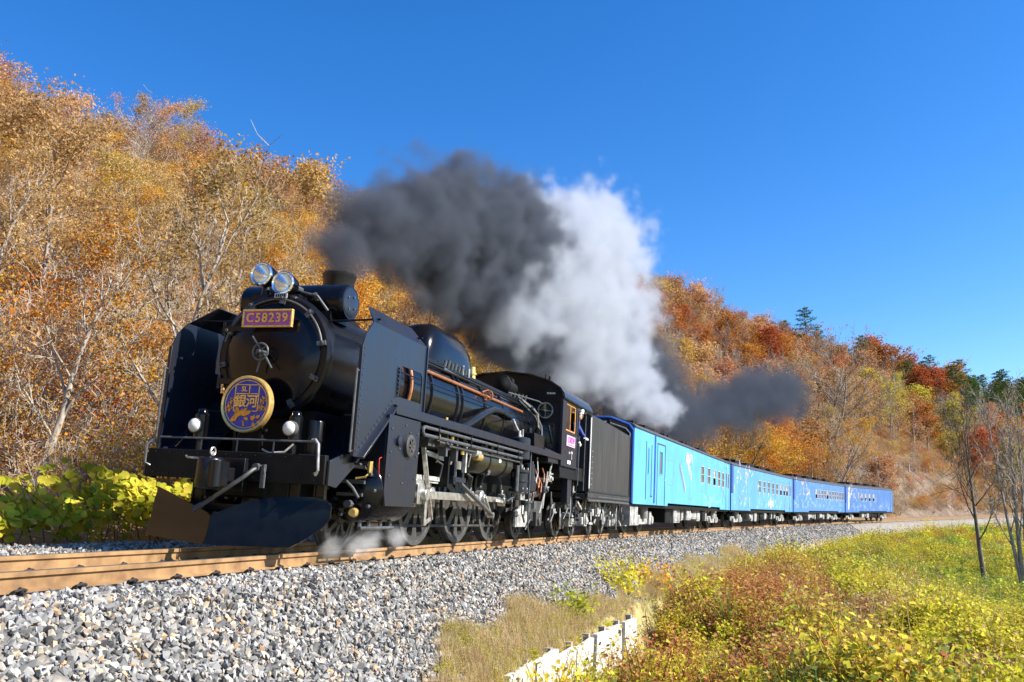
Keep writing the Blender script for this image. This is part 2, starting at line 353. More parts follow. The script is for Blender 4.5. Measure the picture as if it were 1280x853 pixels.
RID_S = [-80, 40, 65, 100, 150, 200, 225, 263, 330, 440]; RID_H = [33, 35, 41, 47, 49, 41, 35, 28, 23, 18]
def zt(s, y):
    s = np.asarray(s, float); y = np.asarray(y, float)
    z = np.interp(y, PROF_Y, PROF_Z)
    H = np.interp(s, RID_S, RID_H); d = -y; t = np.clip((d-6.5)/63.5, 0, 1)
    hill = .75+(H-.75)*(t**.93)-np.clip(d-72, 0, 400)*.22
    cut = np.exp(-((s-147)/19)**4)*np.clip((d-4.5)/4, 0, 1)*np.clip((26-d)/14, 0, 1)*3.6
    und = (vnoise(s, y, 24, 3)*2.2+vnoise(s, y, 9, 5)*.7)*np.clip((d-6)/14, 0, 1)
    z = np.where(d > 6.5, hill, z)+cut+und
    ins = np.clip((y-3.8)/3, 0, 1); z = z+ins*(vnoise(s, y, 5, 8)*.30+vnoise(s, y, 1.8, 9)*.09)
    gul = np.exp(-((y-(8.7-.085*s))/.9)**2)*np.clip((s+6)/6, 0, 1)*np.clip((55-s)/18, 0, 1)*.8   # shallow ditch down the bank
    return z-gul
def sy_xyz(s, y, dz=0.):
    a = np.asarray(s)/R_CURVE; r = R_CURVE-np.asarray(y)
    return np.stack([-r*np.sin(a), R_CURVE-r*np.cos(a), zt(s, y)+dz], -1)
def world_sy(x, y):
    return R_CURVE*np.arctan2(-np.asarray(x), R_CURVE-np.asarray(y)), R_CURVE-np.hypot(np.asarray(x), R_CURVE-np.asarray(y))
def strip(name, S, Yv, mats, idx=None, drop=None, smooth=True):
    S = np.asarray(S, float); Yv = np.asarray(Yv, float); gs, gy = np.meshgrid(S, Yv, indexing='ij')
    v = sy_xyz(gs.ravel(), gy.ravel())
    if drop is not None: v[:, 2] -= drop(gs.ravel(), gy.ravel())
    n, m = len(S), len(Yv); i = np.arange(n-1)[:, None]*m+np.arange(m-1)[None]; i = i.ravel()
    f = np.stack([i, i+1, i+m+1, i+m], -1)
    mi = None if idx is None else idx(gs.ravel()[f].mean(1), gy.ravel()[f].mean(1))
    return mesh_np(name, v, f, mats, smooth=smooth, midx=mi)
S_all = np.concatenate([np.arange(-70, -16, 3), np.arange(-16, 60, 1.), np.arange(60, 160, 2.), np.arange(160, 441, 5)])
Y_all = np.concatenate([-np.arange(150, 80, -8), -np.arange(80, 26, -2.5), -np.arange(26, 6.5, -1.), [-6.5, -5.8, -5, -4.5, -4, -3.6, -3.3, -2.8, -2, -1, 0, 1, 1.7, 2.2, 2.8, 3.05, 3.38, 3.7, 4, 4.5, 5, 5.6, 6.2, 7, 8, 9, 10, 12, 14, 17, 20, 25, 32, 45, 60, 90, 140, 200, 270]])
gme = strip('ground', S_all, Y_all, [M['litter'], M['meadow'], M['bankrock']],
            lambda s, y: np.where(y > 2.5, 1, np.where((abs(s-147) < 21) & (y < -4) & (y > -15+vnoise(s, y, 5, 2)*3), 2, 0)),
            lambda s, y: np.where((y > -3.2) & (y < 2.7), .3, 0))
tag(link('ground', gme), kind='structure')
bed = strip('ballast_bed', np.concatenate([np.arange(-30, 60, 1.), np.arange(60, 300, 3.)]), [-3.35, -2.8, -2.2, -1.7, -1.1, -.56, 0, .56, 1.0, 1.25, 1.45, 1.8, 2.1, 2.45, 2.8, 3.05], [M['gravel']],
            drop=lambda s, y: np.where((y < -3.2) | (y > 3.0), .12, .0)+.02)
tag(link('ballast_bed', bed), kind='structure')
th = np.linspace(0, 2*pi, 49)[:-1]; pv = np.concatenate([[[0, 0, -9.]], np.stack([3500*np.cos(th), 3500*np.sin(th), 0*th-9], -1)])
tag(link('plain', mesh_np('plain', pv, [(0, i+1, (i+1) % 48+1) for i in range(48)], [M['meadow']])), kind='structure')

# ballast stones: loose angular stones over the bed (uncountable)
def stone_shapes(n=8):
    out = []
    for k in range(n):
        bm = bmesh.new(); rr = random.Random(k+3)
        for i in range(9):
            q = Vector((rr.gauss(0, 1), rr.gauss(0, 1), rr.gauss(0, 1))).normalized(); q = Vector((q.x*1.15, q.y*.9, q.z*.7))*rr.uniform(.85, 1.1); bm.verts.new(q)
        bmesh.ops.convex_hull(bm, input=list(bm.verts)); bmesh.ops.triangulate(bm, faces=list(bm.faces))
        for v in [v for v in bm.verts if not v.link_faces]: bm.verts.remove(v)
        bm.verts.index_update(); out.append((np.array([v.co[:] for v in bm.verts]), np.array([[v.index for v in f.verts] for f in bm.faces]))); bm.free()
    return out
def rot_mats(e):
    cx, cy, cz = np.cos(e).T; sx, sy, sz = np.sin(e).T
    return np.stack([np.stack([cy*cz, sx*sy*cz-cx*sz, cx*sy*cz+sx*sz], -1), np.stack([cy*sz, sx*sy*sz+cx*cz, cx*sy*sz-sx*cz], -1), np.stack([-sy, sx*cy, cx*cy], -1)], 1)
def bake(shapes, pos, rad, rot=None, pick=None):
    """one mesh of many small pieces; returns verts, faces, per-face random value"""
    n = len(pos); pick = RNG.integers(0, len(shapes), n) if pick is None else pick
    rot = rot_mats(RNG.uniform(0, 2*pi, (n, 3))) if rot is None else rot; val = RNG.random(n); V = []; F = []; A = []; o = 0
    for k, (sv, sf) in enumerate(shapes):
        w = np.where(pick == k)[0]
        if not len(w): continue
        vv = np.einsum('nij,kj->nki', rot[w], sv)*(rad[w][:, None, None] if rad.ndim == 1 else rad[w][:, None, :])+pos[w][:, None, :]
        ff = sf[None]+(np.arange(len(w))*len(sv))[:, None, None]+o; o += len(w)*len(sv)
        V.append(vv.reshape(-1, 3)); F.append(ff.reshape(-1, sf.shape[1])); A.append(np.repeat(val[w], len(sf)))
    return np.concatenate(V), np.concatenate(F), np.concatenate(A)
def stones_zone(s0, s1, y0, y1, dens, r0, r1, lift=.0):
    n = int((s1-s0)*(y1-y0)*dens); s = RNG.uniform(s0, s1, n); y = RNG.uniform(y0, y1, n)
    r = r0+(r1-r0)*RNG.random(n)**1.6
    p = sy_xyz(s, y); p[:, 2] += r*RNG.uniform(-.35, .5, n)+lift
    return p, r
zs = [stones_zone(-10.5, -1, .62, 2.95, 820, .018, .047), stones_zone(-1, 7, .62, 3.0, 620, .021, .049), stones_zone(7, 18, .62, 3.05, 330, .026, .056),
      stones_zone(18, 40, .7, 3.15, 150, .035, .07), stones_zone(40, 80, .75, 3.2, 48, .05, .10), stones_zone(-10.5, 2, -3.4, -.6, 260, .025, .05), stones_zone(-10, 6, -.5, .5, 200, .025, .045, -.03),]
bv, bf, ba = bake(stone_shapes(), np.concatenate([z[0] for z in zs]), np.concatenate([z[1] for z in zs]))
tag(link('ballast_stones', mesh_np('ballast_stones', bv, bf, [M['stone']], ba)), kind='stuff')

# ------------------------------------------------------------------ railway track: rails, sleepers, spring clips
track = empty('railway_track', kind='structure')
def rail_mesh(yc):
    # head flush sides; profile (y, z) anticlockwise, top at z=0
    pr = [(-.0325, 0), (-.0325, -.038), (-.008, -.052), (-.008, -.125), (-.0635, -.143), (-.0635, -.153), (.0635, -.153), (.0635, -.143), (.008, -.125), (.008, -.052), (.0325, -.038), (.0325, 0)]
    S = np.concatenate([np.arange(-30, 110, 1.0), np.arange(110, 281, 3.0)]); V = []; F = []; MI = []; n = len(pr)
    for s in S:
        m = pose_matrix(s)
        V += [(m @ Vector((0, yc+a, b)))[:] for a, b in pr]
    for k in range(len(S)-1):
        for i in range(n): F.append((k*n+i, k*n+(i+1) % n, (k+1)*n+(i+1) % n, (k+1)*n+i)); MI.append(1 if i == n-1 else 0)
    return mesh_np('rail', V, F, [M['railside'], M['railtop']], midx=MI)
GY = .5335+.0325
for yc in (GY, -GY):
    ro = link('rail', rail_mesh(yc), track)
sl = MB().loft([[(x*.5*w, y, z) for x, w, z in ((-1, .24, -.34), (1, .24, -.34), (1, .17, -.168), (-1, .17, -.168))] for y in (-1., -.98, .98, 1.)]).mesh('sleeper', M['sleeper'])
cl = MB()
cl.box(-.06, .06, .062, .125, -.168, -.150)
cl.torus((0, .098, -.128), (1, 0, 0), .026, .0085, 10, 5, 1.6*pi, .2); cl.tube([(-.045, .07, -.135), (-.045, .105, -.118), (0, .125, -.108), (.045, .105, -.118), (.045, .07, -.135)], .010, 6)
cl.cyl((0, .09, -.15), (0, .09, -.105), .013, n=6); cl.box(-.02, .02, .115, .155, -.165, -.128)
clm = cl.mesh('rail_clip', M['clip'])
k = 0
for i in range(70):
    s = -10.2+i*.62; m = pose_matrix(s)
    o = link('sleeper', sl, track); o.matrix_local = m
    for yc, sg in ((GY, 1), (-GY, 1)) if s < 26 else ((GY, 1),):
        if yc < 0 and s > 0: continue
        c = link('rail_clip', clm, track); c.matrix_local = m @ Matrix.Translation((0, yc, 0)) @ Matrix.Diagonal((1.15, 1, 1.1, 1))
    if s < 3:
        c = link('rail_clip', clm, track); c.matrix_local = m @ Matrix.Translation((.02, -GY, 0)) @ Matrix.Rotation(pi, 4, 'Z')

# ------------------------------------------------------------------ steam locomotive (local frame: x forward, y = its left, z up from rail head)
loco = empty('steam_locomotive', label='black steam locomotive with gold and purple number plate leading the train', cat='locomotive')
loco.matrix_world = pose_matrix(0)
ZB = 2.43
def P(mb, name, m, parent=loco, bevel=0., ang=35): return mb.build(name, m, parent, bevel, ang)
# --- boiler and smokebox
boiler = P(MB().lathe((-6.2, 0, ZB), (1, 0, 0), [(0, .82), (2.5, .82), (2.62, .80), (7.5, .745)], 48), 'boiler', M['gloss'])
for x, r in ((-3.7, .825), (-2.55, .812), (-1.35, .80), (-1.12, .798), (.05, .785), (.95, .772)):
    P(MB().lathe((x-.03, 0, ZB), (1, 0, 0), [(0, r-.01), (.006, r+.004), (.054, r+.004), (.06, r-.01)], 48), 'boiler_band', M['paint'], boiler)
smb = MB().lathe((1.3, 0, ZB), (1, 0, 0), [(0, .76), (.01, .78), (2.12, .78), (2.17, .81), (2.23, .81), (2.26, .775), (2.26, .70)], 56)
smokebox = P(smb, 'smokebox', M['paint'])
door = P(MB().lathe((3.55, 0, ZB-.02), (1, 0, 0), [(0, .69), (.03, .685), (.055, .64), (.11, .45), (.14, .25), (.15, .01)], 48), 'smokebox_door', M['gloss'])
hw = MB().torus((3.84, 0, ZB-.01), (1, 0, 0), .105, .013, 28, 8).cyl((3.68, 0, ZB-.01), (3.9, 0, ZB-.01), .03, .022, 12)
for a in (.9, 2.2, 3.5, 4.7, 5.9): hw.tube([(3.84, .02*cos(a), ZB+.02*sin(a)), (3.82, .1*cos(a), ZB-.01+.1*sin(a))], .009, 6)
for a in (2.25, -.9, -1.75): hw.tube([(3.78, .03*cos(a), ZB-.01+.03*sin(a)), (3.80, .26*cos(a), ZB-.01+.26*sin(a))], [.017, .011], 8)
P(hw, 'door_handwheel', M['grey'], door)
for zz in (ZB+.33, ZB-.36):
    P(MB().bar((3.62, -.72, zz), (3.62, -.15, zz), .03, .07).cyl((3.58, -.74, zz-.09), (3.58, -.74, zz+.09), .03, n=10), 'door_hinge', M['paint'], door)
cl_ = MB()
for i in range(10):
    a = i*2*pi/10+.2; c, s_ = cos(a), sin(a)
    cl_.bar((3.60, .66*c, ZB+.66*s_), (3.58, .77*c, ZB+.77*s_), .06, .05, (1, 0, 0)); cl_.cyl((3.58, .74*c, ZB+.74*s_), (3.655, .74*c, ZB+.74*s_), .02, n=6)
cb = P(cl_, 'door_clamps', M['grey'], door); cb['kind'] = 'stuff'
P(MB().tube([(3.60, .72*sin(t), ZB+.72*cos(t)) for t in np.linspace(-1.35, 1.35, 24)], .014, 8), 'door_grab_rail', M['grey'], smokebox)
P(MB().box(2.0, 3.3, -.55, .55, 1.05, 1.75), 'smokebox_saddle', M['dark'])
# number plate on the door
npz = 2.86; npx = 3.745
npl = P(MB().box(npx, npx+.02, -.345, .345, npz-.10, npz+.10), 'number_plate', M['purple'])
fr = MB()
for y0, y1, z0, z1 in ((-.36, .36, .09, .115), (-.36, .36, -.115, -.09), (-.36, -.335, -.09, .09), (.335, .36, -.09, .09)): fr.box(npx-.01, npx+.04, y0, y1, npz+z0, npz+z1)
P(fr, 'plate_border', M['gold'], npl, .006)
lt = link('plate_lettering', text_mesh('C58239', .165, .012, M['gold'], .0035, 1.18), npl, (npx+.03, 0, npz), (pi/2, 0, pi/2))
P(MB().bar((3.60, -.2, npz), (npx, -.2, npz), .04, .04).bar((3.60, .2, npz), (npx, .2, npz), .04, .04), 'plate_bracket', M['dark'], npl)
# white tag above
tg = P(MB().box(3.60, 3.615, -.035, .145, 3.165, 3.225), 'small_tag', M['lgrey'])
t2 = MB()
for i in range(5): t2.box(3.615, 3.62, -.015+i*.03, .002+i*.03, 3.177, 3.212)
P(t2, 'tag_print', M['dark'], tg)
# headmark
HX, HZ, HR = 4.0, 1.74, .335
hm = P(MB().lathe((HX-.02, 0, HZ), (1, 0, 0), [(0, HR-.01), (.0, HR-.005), (.03, HR-.005)], 56), 'headmark', M['navy'])
P(MB().lathe((HX-.05, 0, HZ), (1, 0, 0), [(0, HR-.01), (0, HR+.012), (.075, HR+.012), (.085, HR), (.075, HR-.022), (.06, HR-.024)], 64, False), 'headmark_rim', M['brass'], hm)
hx = HX+.012; g = MB()
def hbar(y0, z0, y1, z1, w=.010): g.bar((hx, y0, HZ+z0), (hx, y1, HZ+z1), w, .012, (1, 0, 0))
for q in ((-.165, .235, .165, .235), (-.165, .125, .165, .125), (-.165, -.085, .165, -.085)): hbar(*q)
for y in (-.165, .165): hbar(y, .235, y, -.085, .012)
hbar(.03, .235, .03, .125, .014)
g.torus((hx, 0, HZ), (1, 0, 0), HR-.045, .006, 56, 5)
P(g, 'headmark_frame', M['gold'], hm)
link('headmark_lettering', text_mesh('銀河', .165, .006, M['gold'], .003, .95), hm, (hx+.004, 0, HZ+.025), (pi/2, 0, pi/2))
link('headmark_small_lettering', text_mesh('SL', .085, .006, M['gold'], .002), hm, (hx+.004, -.04, HZ+.18), (pi/2, 0, pi/2))
def leafshape(mb, y, z, a, L, w, x=hx+.004):
    d = Vector((0, cos(a), sin(a))); n = Vector((0, -sin(a), cos(a))); o = Vector((x, y, HZ+z)); X = Vector((.010, 0, 0))
    pts = [o, o+d*L*.35+n*w, o+d*L*.7+n*w*.8, o+d*L, o+d*L*.7-n*w*.8, o+d*L*.35-n*w]
    mb.add([p for p in pts]+[p+X*.4 for p in pts]+[o+d*L*.5+X], [(0, 1, 2, 3, 4, 5)]+[(6+i, 6+(i+1) % 6, 12) for i in range(6)]+[(i, (i+1) % 6, 6+(i+1) % 6, 6+i) for i in range(6)])
bird = MB()
leafshape(bird, -.19, -.185, .55, .27, .032); leafshape(bird, -.09, -.13, 1.9, .11, .028); leafshape(bird, -.06, -.14, .35, .17, .03); leafshape(bird, -.09, -.15, 3.7, .13, .03); leafshape(bird, -.045, -.12, .95, .09, .014)
bird.sphere((hx+.006, -.125, HZ-.095), .022, 8)
P(bird, 'bird_ornament', M['amber'], hm)
fl = MB()
for y, z, a in ((.09, -.17, .2), (.11, -.19, 1.1), (.13, -.2, 2.2), (.12, -.22, -1.), (.06, -.19, 2.8), (.16, -.17, .6), (.18, -.21, -.3)): leafshape(fl, y, z, a, .07, .022)
for y, z in ((.22, .02), (.25, -.05), (.20, -.06), (.255, .06), (-.23, .0), (-.21, -.05), (-.25, -.06), (-.2, .05)):
    fl.torus((hx+.004, y, HZ+z), (1, 0, 0), .022, .007, 10, 5); leafshape(fl, y, z, y*9, .06, .014)
fl.tube([(hx, -.02, HZ-.2), (hx+.006, .0, HZ-.27)], .011, 6)
P(fl, 'flower_ornament', M['amber'], hm)
P(MB().bar((3.9, -.18, 1.45), (HX-.02, -.18, 1.6), .04, .02).bar((3.9, .18, 1.45), (HX-.02, .18, 1.6), .04, .02).bar((3.9, -.25, 1.44), (3.9, .25, 1.44), .05, .03).bar((3.88, -.18, 1.1), (3.9, -.18, 1.45), .04, .04).bar((3.88, .18, 1.1), (3.9, .18, 1.45), .04, .04), 'headmark_bracket', M['dark'], hm)
# headlights
M['mirror'] = mat('silvered_reflector', (.88, .89, .92), .22, .85, var=.05)
def headlight(y, z, x, r, yaw):
    b = empty('headlight', (x, y, z)); b.parent = loco; b.rotation_euler = (0, 0, yaw)
    MB().lathe((-.30, 0, 0), (1, 0, 0), [(0, .02), (.03, r*.55), (.1, r*.88), (.2, r), (.27, r), (.29, r*.98)], 32, False).build('lamp_housing', M['gloss'], b)
    MB().lathe((-.02, 0, 0), (1, 0, 0), [(-.02, r), (0, r*1.07), (.03, r*1.07), (.045, r*.98), (.03, r*.86), (-.02, r*.82)], 40, False).build('chrome_bezel', M['chrome'], b)
    MB().lathe((-.16, 0, 0), (1, 0, 0), [(0, .01), (.015, r*.25), (.05, r*.5), (.10, r*.7), (.15, r*.84)], 32, False).build('lens', M['mirror'], b)
    MB().cyl((-.15, 0, -r*.85), (-.15, 0, -r-.16), .05, .07, 12).build('lamp_stand', M['paint'], b)
headlight(-.29, 3.50, 3.58, .148, 0); headlight(.045, 3.37, 3.58, .148, .05)
P(MB().box(3.2, 3.5, -.45, .25, 3.12, 3.24), 'lamp_bracket', M['paint'])
# feed-water heater drum across the smokebox top, chimney
dr = MB().lathe((3.05, -.80, 3.22), (0, 1, 0), [(0, .2), (.03, .24), (.06, .25), (1.50, .25), (1.54, .245), (1.565, .225), (1.565, .19), (1.55, .18), (1.55, .01)], 40)
drum = P(dr, 'feedwater_heater', M['gloss'])
P(MB().lathe((3.05, .745, 3.22), (0, 1, 0), [(0, .2), (.022, .2), (.026, .19)], 36), 'drum_cover', M['plate'], drum)
bt = MB()
for a in range(4): bt.cyl((3.05+.11*cos(a*1.57+.6), .77, 3.22+.11*sin(a*1.57+.6)), (3.05+.11*cos(a*1.57+.6), .785, 3.22+.11*sin(a*1.57+.6)), .016, n=6)
P(bt, 'cover_bolts', M['grey'], drum)
P(MB().box(2.8, 3.3, -.62, .62, 2.95, 3.06), 'drum_cradle', M['paint'], drum)
pp = MB(); pp.tube([(3.28, .12, 3.33), (3.36, .2, 3.3), (3.38, .45, 3.24), (3.34, .6, 3.05)], .018, 8); pp.cyl((3.3, .15, 3.34), (3.42, .15, 3.34), .04, n=10); pp.cyl((3.33, .42, 3.2), (3.40, .42, 3.27), .03, n=8)
P(pp, 'heater_fittings', M['grey'], drum)
P(MB().lathe((2.07, 0, 3.1), (0, 0, 1), [(0, .40), (.05, .36), (.12, .28), (.25, .235), (.70, .225), (.74, .245), (.79, .25), (.80, .24), (.80, .20), (.5, .19)], 40, False), 'chimney', M['paint'])
# dome casing
rings = []
for x, k in ((-.52, .12), (-.56, .5), (-.66, .74), (-.82, .90), (-1.1, 1.), (-2.0, 1.), (-2.35, .97), (-2.62, .88), (-2.80, .72), (-2.92, .48), (-2.98, .1)):
    rg = []
    for i in range(25):
        t = pi*i/24; c, s_ = cos(t), sin(t); e = .62
        rg.append((x, .47*(.45+.55*k)*np.sign(c)*abs(c)**e, 2.85+(.96*k+.05)*abs(s_)**e if k > .0 else 2.9))
    rings.append(rg)
P(MB().loft(rings), 'dome', M['gloss'], ang=50)
# --- smoke deflectors
def deflector(sg):
    y = 1.37*sg
    o = [(3.78, 1.18), (3.78, 2.50), (3.70, 2.68), (3.52, 2.86), (1.80, 2.86), (1.80, 1.93), (2.70, 1.93), (3.58, 1.18)]
    h = [(2.66, 2.04), (2.66, 2.40), (2.60, 2.46), (1.96, 2.46), (1.90, 2.40), (1.90, 2.04)]
    mb = MB().plate(o, [h], .014, y, 'y')
    dv = P(mb, 'smoke_deflector', M['plate'])
    up = MB().loft([[(x, y, 2.855), (x2, y-.24*sg, 3.13), (x2, y-.25*sg, 3.118), (x, y-.014, 2.845)] for x, x2 in ((3.52, 3.25), (1.80, 1.86))])
    P(up, 'deflector_top', M['plate'], dv)
    b = MB()
    for z0, z1, x0, x1 in ((1.18, 2.52, 3.80, 3.80),): b.bar((3.79, y, 1.18), (3.79, y, 2.5), .045, .03, (1, 0, 0))
    b.bar((1.80, y, 1.93), (1.80, y, 2.86), .045, .03, (1, 0, 0)); b.bar((3.6, y+.012*sg, 1.17), (2.72, y+.012*sg, 1.91), .03, .09, (0, 1, 0))
    b.bar((2.70, y+.01*sg, 2.03), (2.70, y+.01*sg, 2.42), .02, .03, (0, 1, 0))
    P(b, 'deflector_edging', M['plate'], dv, .004)
    rv = MB()
    for i in range(16): rv.sphere((3.72, y+.012*sg, 1.25+i*.083), .010, 6)
    for i in range(13): t = i/12; rv.sphere((3.62-.86*t, y+.012*sg, 1.30+.72*t), .010, 6)
    for i in range(8): rv.sphere((2.72, y+.012*sg, 2.05+i*.055), .009, 6)
    r_ = P(rv, 'rivets', M['grey'], dv); r_['kind'] = 'stuff'
    P(MB().tube([(3.86, y, 1.22), (3.86, y, 2.22)], .014, 8).tube([(3.78, y, 2.2), (3.86, y, 2.2)], .010, 6).tube([(3.78, y, 1.24), (3.86, y, 1.24)], .010, 6), 'deflector_handrail', M['grey'], dv)
    for x, z in ((3.3, 2.72), (1.95, 2.75)): P(MB().tube([(x, y-.02*sg, z+.22), (x, .45*sg, z+.20)], .014, 8), 'deflector_stay', M['paint'], dv)
deflector(1); deflector(-1)
# --- platforms and running boards
P(MB().box(2.75, 4.12, -1.2, 1.2, 1.06, 1.10), 'front_platform', M['paint'])
P(MB().box(4.06, 4.14, -1.22, 1.22, .82, 1.16), 'buffer_beam', M['dark'], bevel=.01)
vv = MB()
for y in np.linspace(-1.1, 1.1, 12): vv.sphere((4.145, y, 1.12), .014, 6); vv.sphere((4.145, y, .87), .014, 6)
v_ = P(vv, 'beam_rivets', M['gloss']); v_['kind'] = 'stuff'
rl = MB().tube([(4.10, -1.10, 1.10), (4.10, -1.10, 1.30), (4.10, 1.08, 1.31)], .013, 8)
for y in (-.5, 0, .5): rl.tube([(4.10, y, 1.15), (4.10, y, 1.31)], .011, 6)
P(rl, 'front_handrail', M['grey'])
P(MB().tube([(4.12, 1.02, 1.33), (4.16, 1.08, 1.33), (4.17, 1.13, 1.28), (4.20, 1.17, .98), (4.19, 1.14, .93), (4.15, 1.10, .94)], .017, 8), 'shunter_handle', M['steel'])
P(MB().tube([(4.16, -1.16, 1.26), (4.2, -1.2, 1.2), (4.2, -1.2, .98), (4.15, -1.16, .95)], .015, 8), 'shunter_handle', M['grey'])
for sg in (1, -1):
    P(MB().plate([(4.10, 1.10), (3.78, 1.20), (3.5, 1.22), (3.5, 1.06), (3.9, .80), (4.10, .82)], (), .03, 1.26*sg, 'y'), 'platform_bracket', M['plate'], bevel=.004)
    rb = MB().box(-6.2, 2.76, .74*sg, 1.40*sg, 1.88, 1.92).box(-6.2, 2.76, 1.34*sg, 1.42*sg, 1.80, 1.925)
    P(rb, 'running_board', M['plate'], bevel=.006)
    P(MB().loft([[(2.76, .74*sg, 1.92), (2.76, 1.33*sg, 1.92), (2.76, 1.33*sg, 1.88), (2.76, .74*sg, 1.88)], [(3.62, .74*sg, 1.11), (3.62, 1.33*sg, 1.11), (3.56, 1.33*sg, 1.11), (3.56, .74*sg, 1.11)]]), 'sloping_step', M['paint'])
    # marker lamps
    ml = P(MB().lathe((3.93, .66*sg, 1.30), (0, 0, 1), [(0, .07), (.02, .085), (.30, .085), (.33, .06), (.37, .055), (.38, .03)], 20), 'marker_lamp', M['gloss'])
    P(MB().lathe((4.0, .66*sg, 1.46), (1, 0, 0), [(0, .09), (.05, .095), (.07, .09)], 24), 'lamp_ring', M['grey'], ml)
    P(MB().lathe((4.06, .66*sg, 1.46), (1, 0, 0), [(0, .085), (.02, .08), (.05, .05), (.06, .002)], 24), 'lamp_glass', M['lensgrey'], ml)
    P(MB().cyl((3.93, .66*sg, 1.1), (3.93, .66*sg, 1.3), .035, n=10), 'lamp_post', M['paint'], ml)
P(MB().cyl((3.80, .86, 1.10), (3.80, .86, 1.58), .11, n=20, bev=.02).cyl((3.80, .86, 1.33), (3.80, .86, 1.37), .118, n=20), 'oil_box', M['paint'])
P(MB().tube([(4.0, .70, 1.28), (4.05, .62, 1.18), (4.1, .45, 1.16), (4.1, .35, 1.2)], .012, 8), 'lamp_cable', M['lgrey'])
# knuckle coupler, hoses
cp = MB().box(3.9, 4.42, -.10, .10, .80, .96).cyl((4.52, -.03, .70), (4.52, -.03, 1.06), .15, n=20, bev=.03).box(4.44, 4.66, .05, .17, .74, 1.02).cyl((4.62, .13, .73), (4.62, .13, 1.03), .065, n=12).box(4.14, 4.22, -.22, .22, .70, 1.08)
cpl = P(cp, 'coupler', M['paint'], bevel=.008)
P(MB().tube([(4.2, -.62, 1.08), (4.26, -.55, 1.06), (4.3, -.2, 1.05), (4.5, -.03, 1.12)], .013, 8).torus((4.5, -.03, 1.13), (0, 1, 0), .045, .012, 14, 6), 'coupler_lever', M['steel'], cpl)
P(MB().tube([(4.16, .36, .98), (4.26, .36, .95), (4.34, .30, .86), (4.40, .10, .70), (4.44, -.08, .56), (4.46, -.16, .50)], .026, 10).cyl((4.44, -.13, .53), (4.48, -.22, .46), .036, n=10), 'air_hose', M['wheel'])
P(MB().cyl((4.14, .36, .98), (4.22, .36, .98), .05, n=10).box(4.15, 4.2, .43, .47, .75, 1.02).tube([(4.18, .45, 1.0), (4.22, .5, .9), (4.22, .5, .75)], .012), 'hose_cock', M['grey'])
for y in (-.62, -.42, .70, 1.05): P(MB().box(3.84, 3.90, y-.06, y+.06, .30, .84).box(3.90, 3.915, y-.07, y-.05, .30, .84), 'plough_hanger', M['paint'])
# snow plough
def plough(sg):
    pts = [(0, .09, .42), (.25, .09, .54), (.42, .095, .61), (.70, .10, .655), (.95, .11, .675), (1.12, .22, .68), (1.26, .34, .655), (1.33, .44, .58)] if sg > 0 else [(0, .09, .42), (.3, .095, .49), (.62, .10, .56), (.95, .11, .63), (1.28, .12, .70)]
    ax, ay = 4.42, 0; bx, by = 3.93, 1.23; L = sqrt((ax-bx)**2+by**2); dx, dy = (bx-ax)/L, by/L; rows = []
    for w, zb, ztp in pts:
        for th_ in (0,):
            col = []
            for k in range(9):
                t = k/8; z = zb+(ztp-zb)*t; q = .10*(1-((z-.1)/.58))**2-.02*(z > .6)
                col.append((ax+dx*w+q*dy, (dy*w+q*.12)*sg, z))
            rows.append(col)
    mb = MB(); n = 9; vs = [p for c in rows for p in c]; vs2 = [(p[0]-.02, p[1], p[2]) for p in vs]; m_ = len(vs)
    fs = [(i*n+k, (i+1)*n+k, (i+1)*n+k+1, i*n+k+1) for i in range(len(rows)-1) for k in range(n-1)]
    fs2 = [tuple(reversed([q+m_ for q in f])) for f in fs]
    ed = []
    for i in range(len(rows)-1): ed += [(i*n, i*n+m_, (i+1)*n+m_, (i+1)*n), (i*n+n-1, (i+1)*n+n-1, (i+1)*n+n-1+m_, i*n+n-1+m_)]
    e = (len(rows)-1)*n
    for k in range(n-1): ed += [(k, k+1, k+1+m_, k+m_), (e+k, e+k+m_, e+k+1+m_, e+k+1)]
    mb.add(vs+vs2, fs+fs2+ed); return P(mb, 'plough_blade', M['plough'], ang=45)
plough(1); plough(-1)
P(MB().bar((4.36, 0, .12), (4.36, 0, .45), .05, .05, (1, 0, 0)).bar((3.9, -.9, .5), (3.9, .9, .5), .08, .08), 'plough_stem', M['paint'])
# --- frame and underside masses
fm = MB()
for y in (-.42, .42): fm.box(-6.3, 4.05, y-.03, y+.03, .62, 1.15)
for x in (3.9, 2.6, 1.2, -.9, -2.8, -4.6, -6.2): fm.box(x-.05, x+.05, -.42, .42, .65, 1.1)
P(fm, 'main_frame', M['dark'])
P(MB().box(-5.9, -3.2, -.62, .62, .75, 1.95), 'firebox', M['dark'])
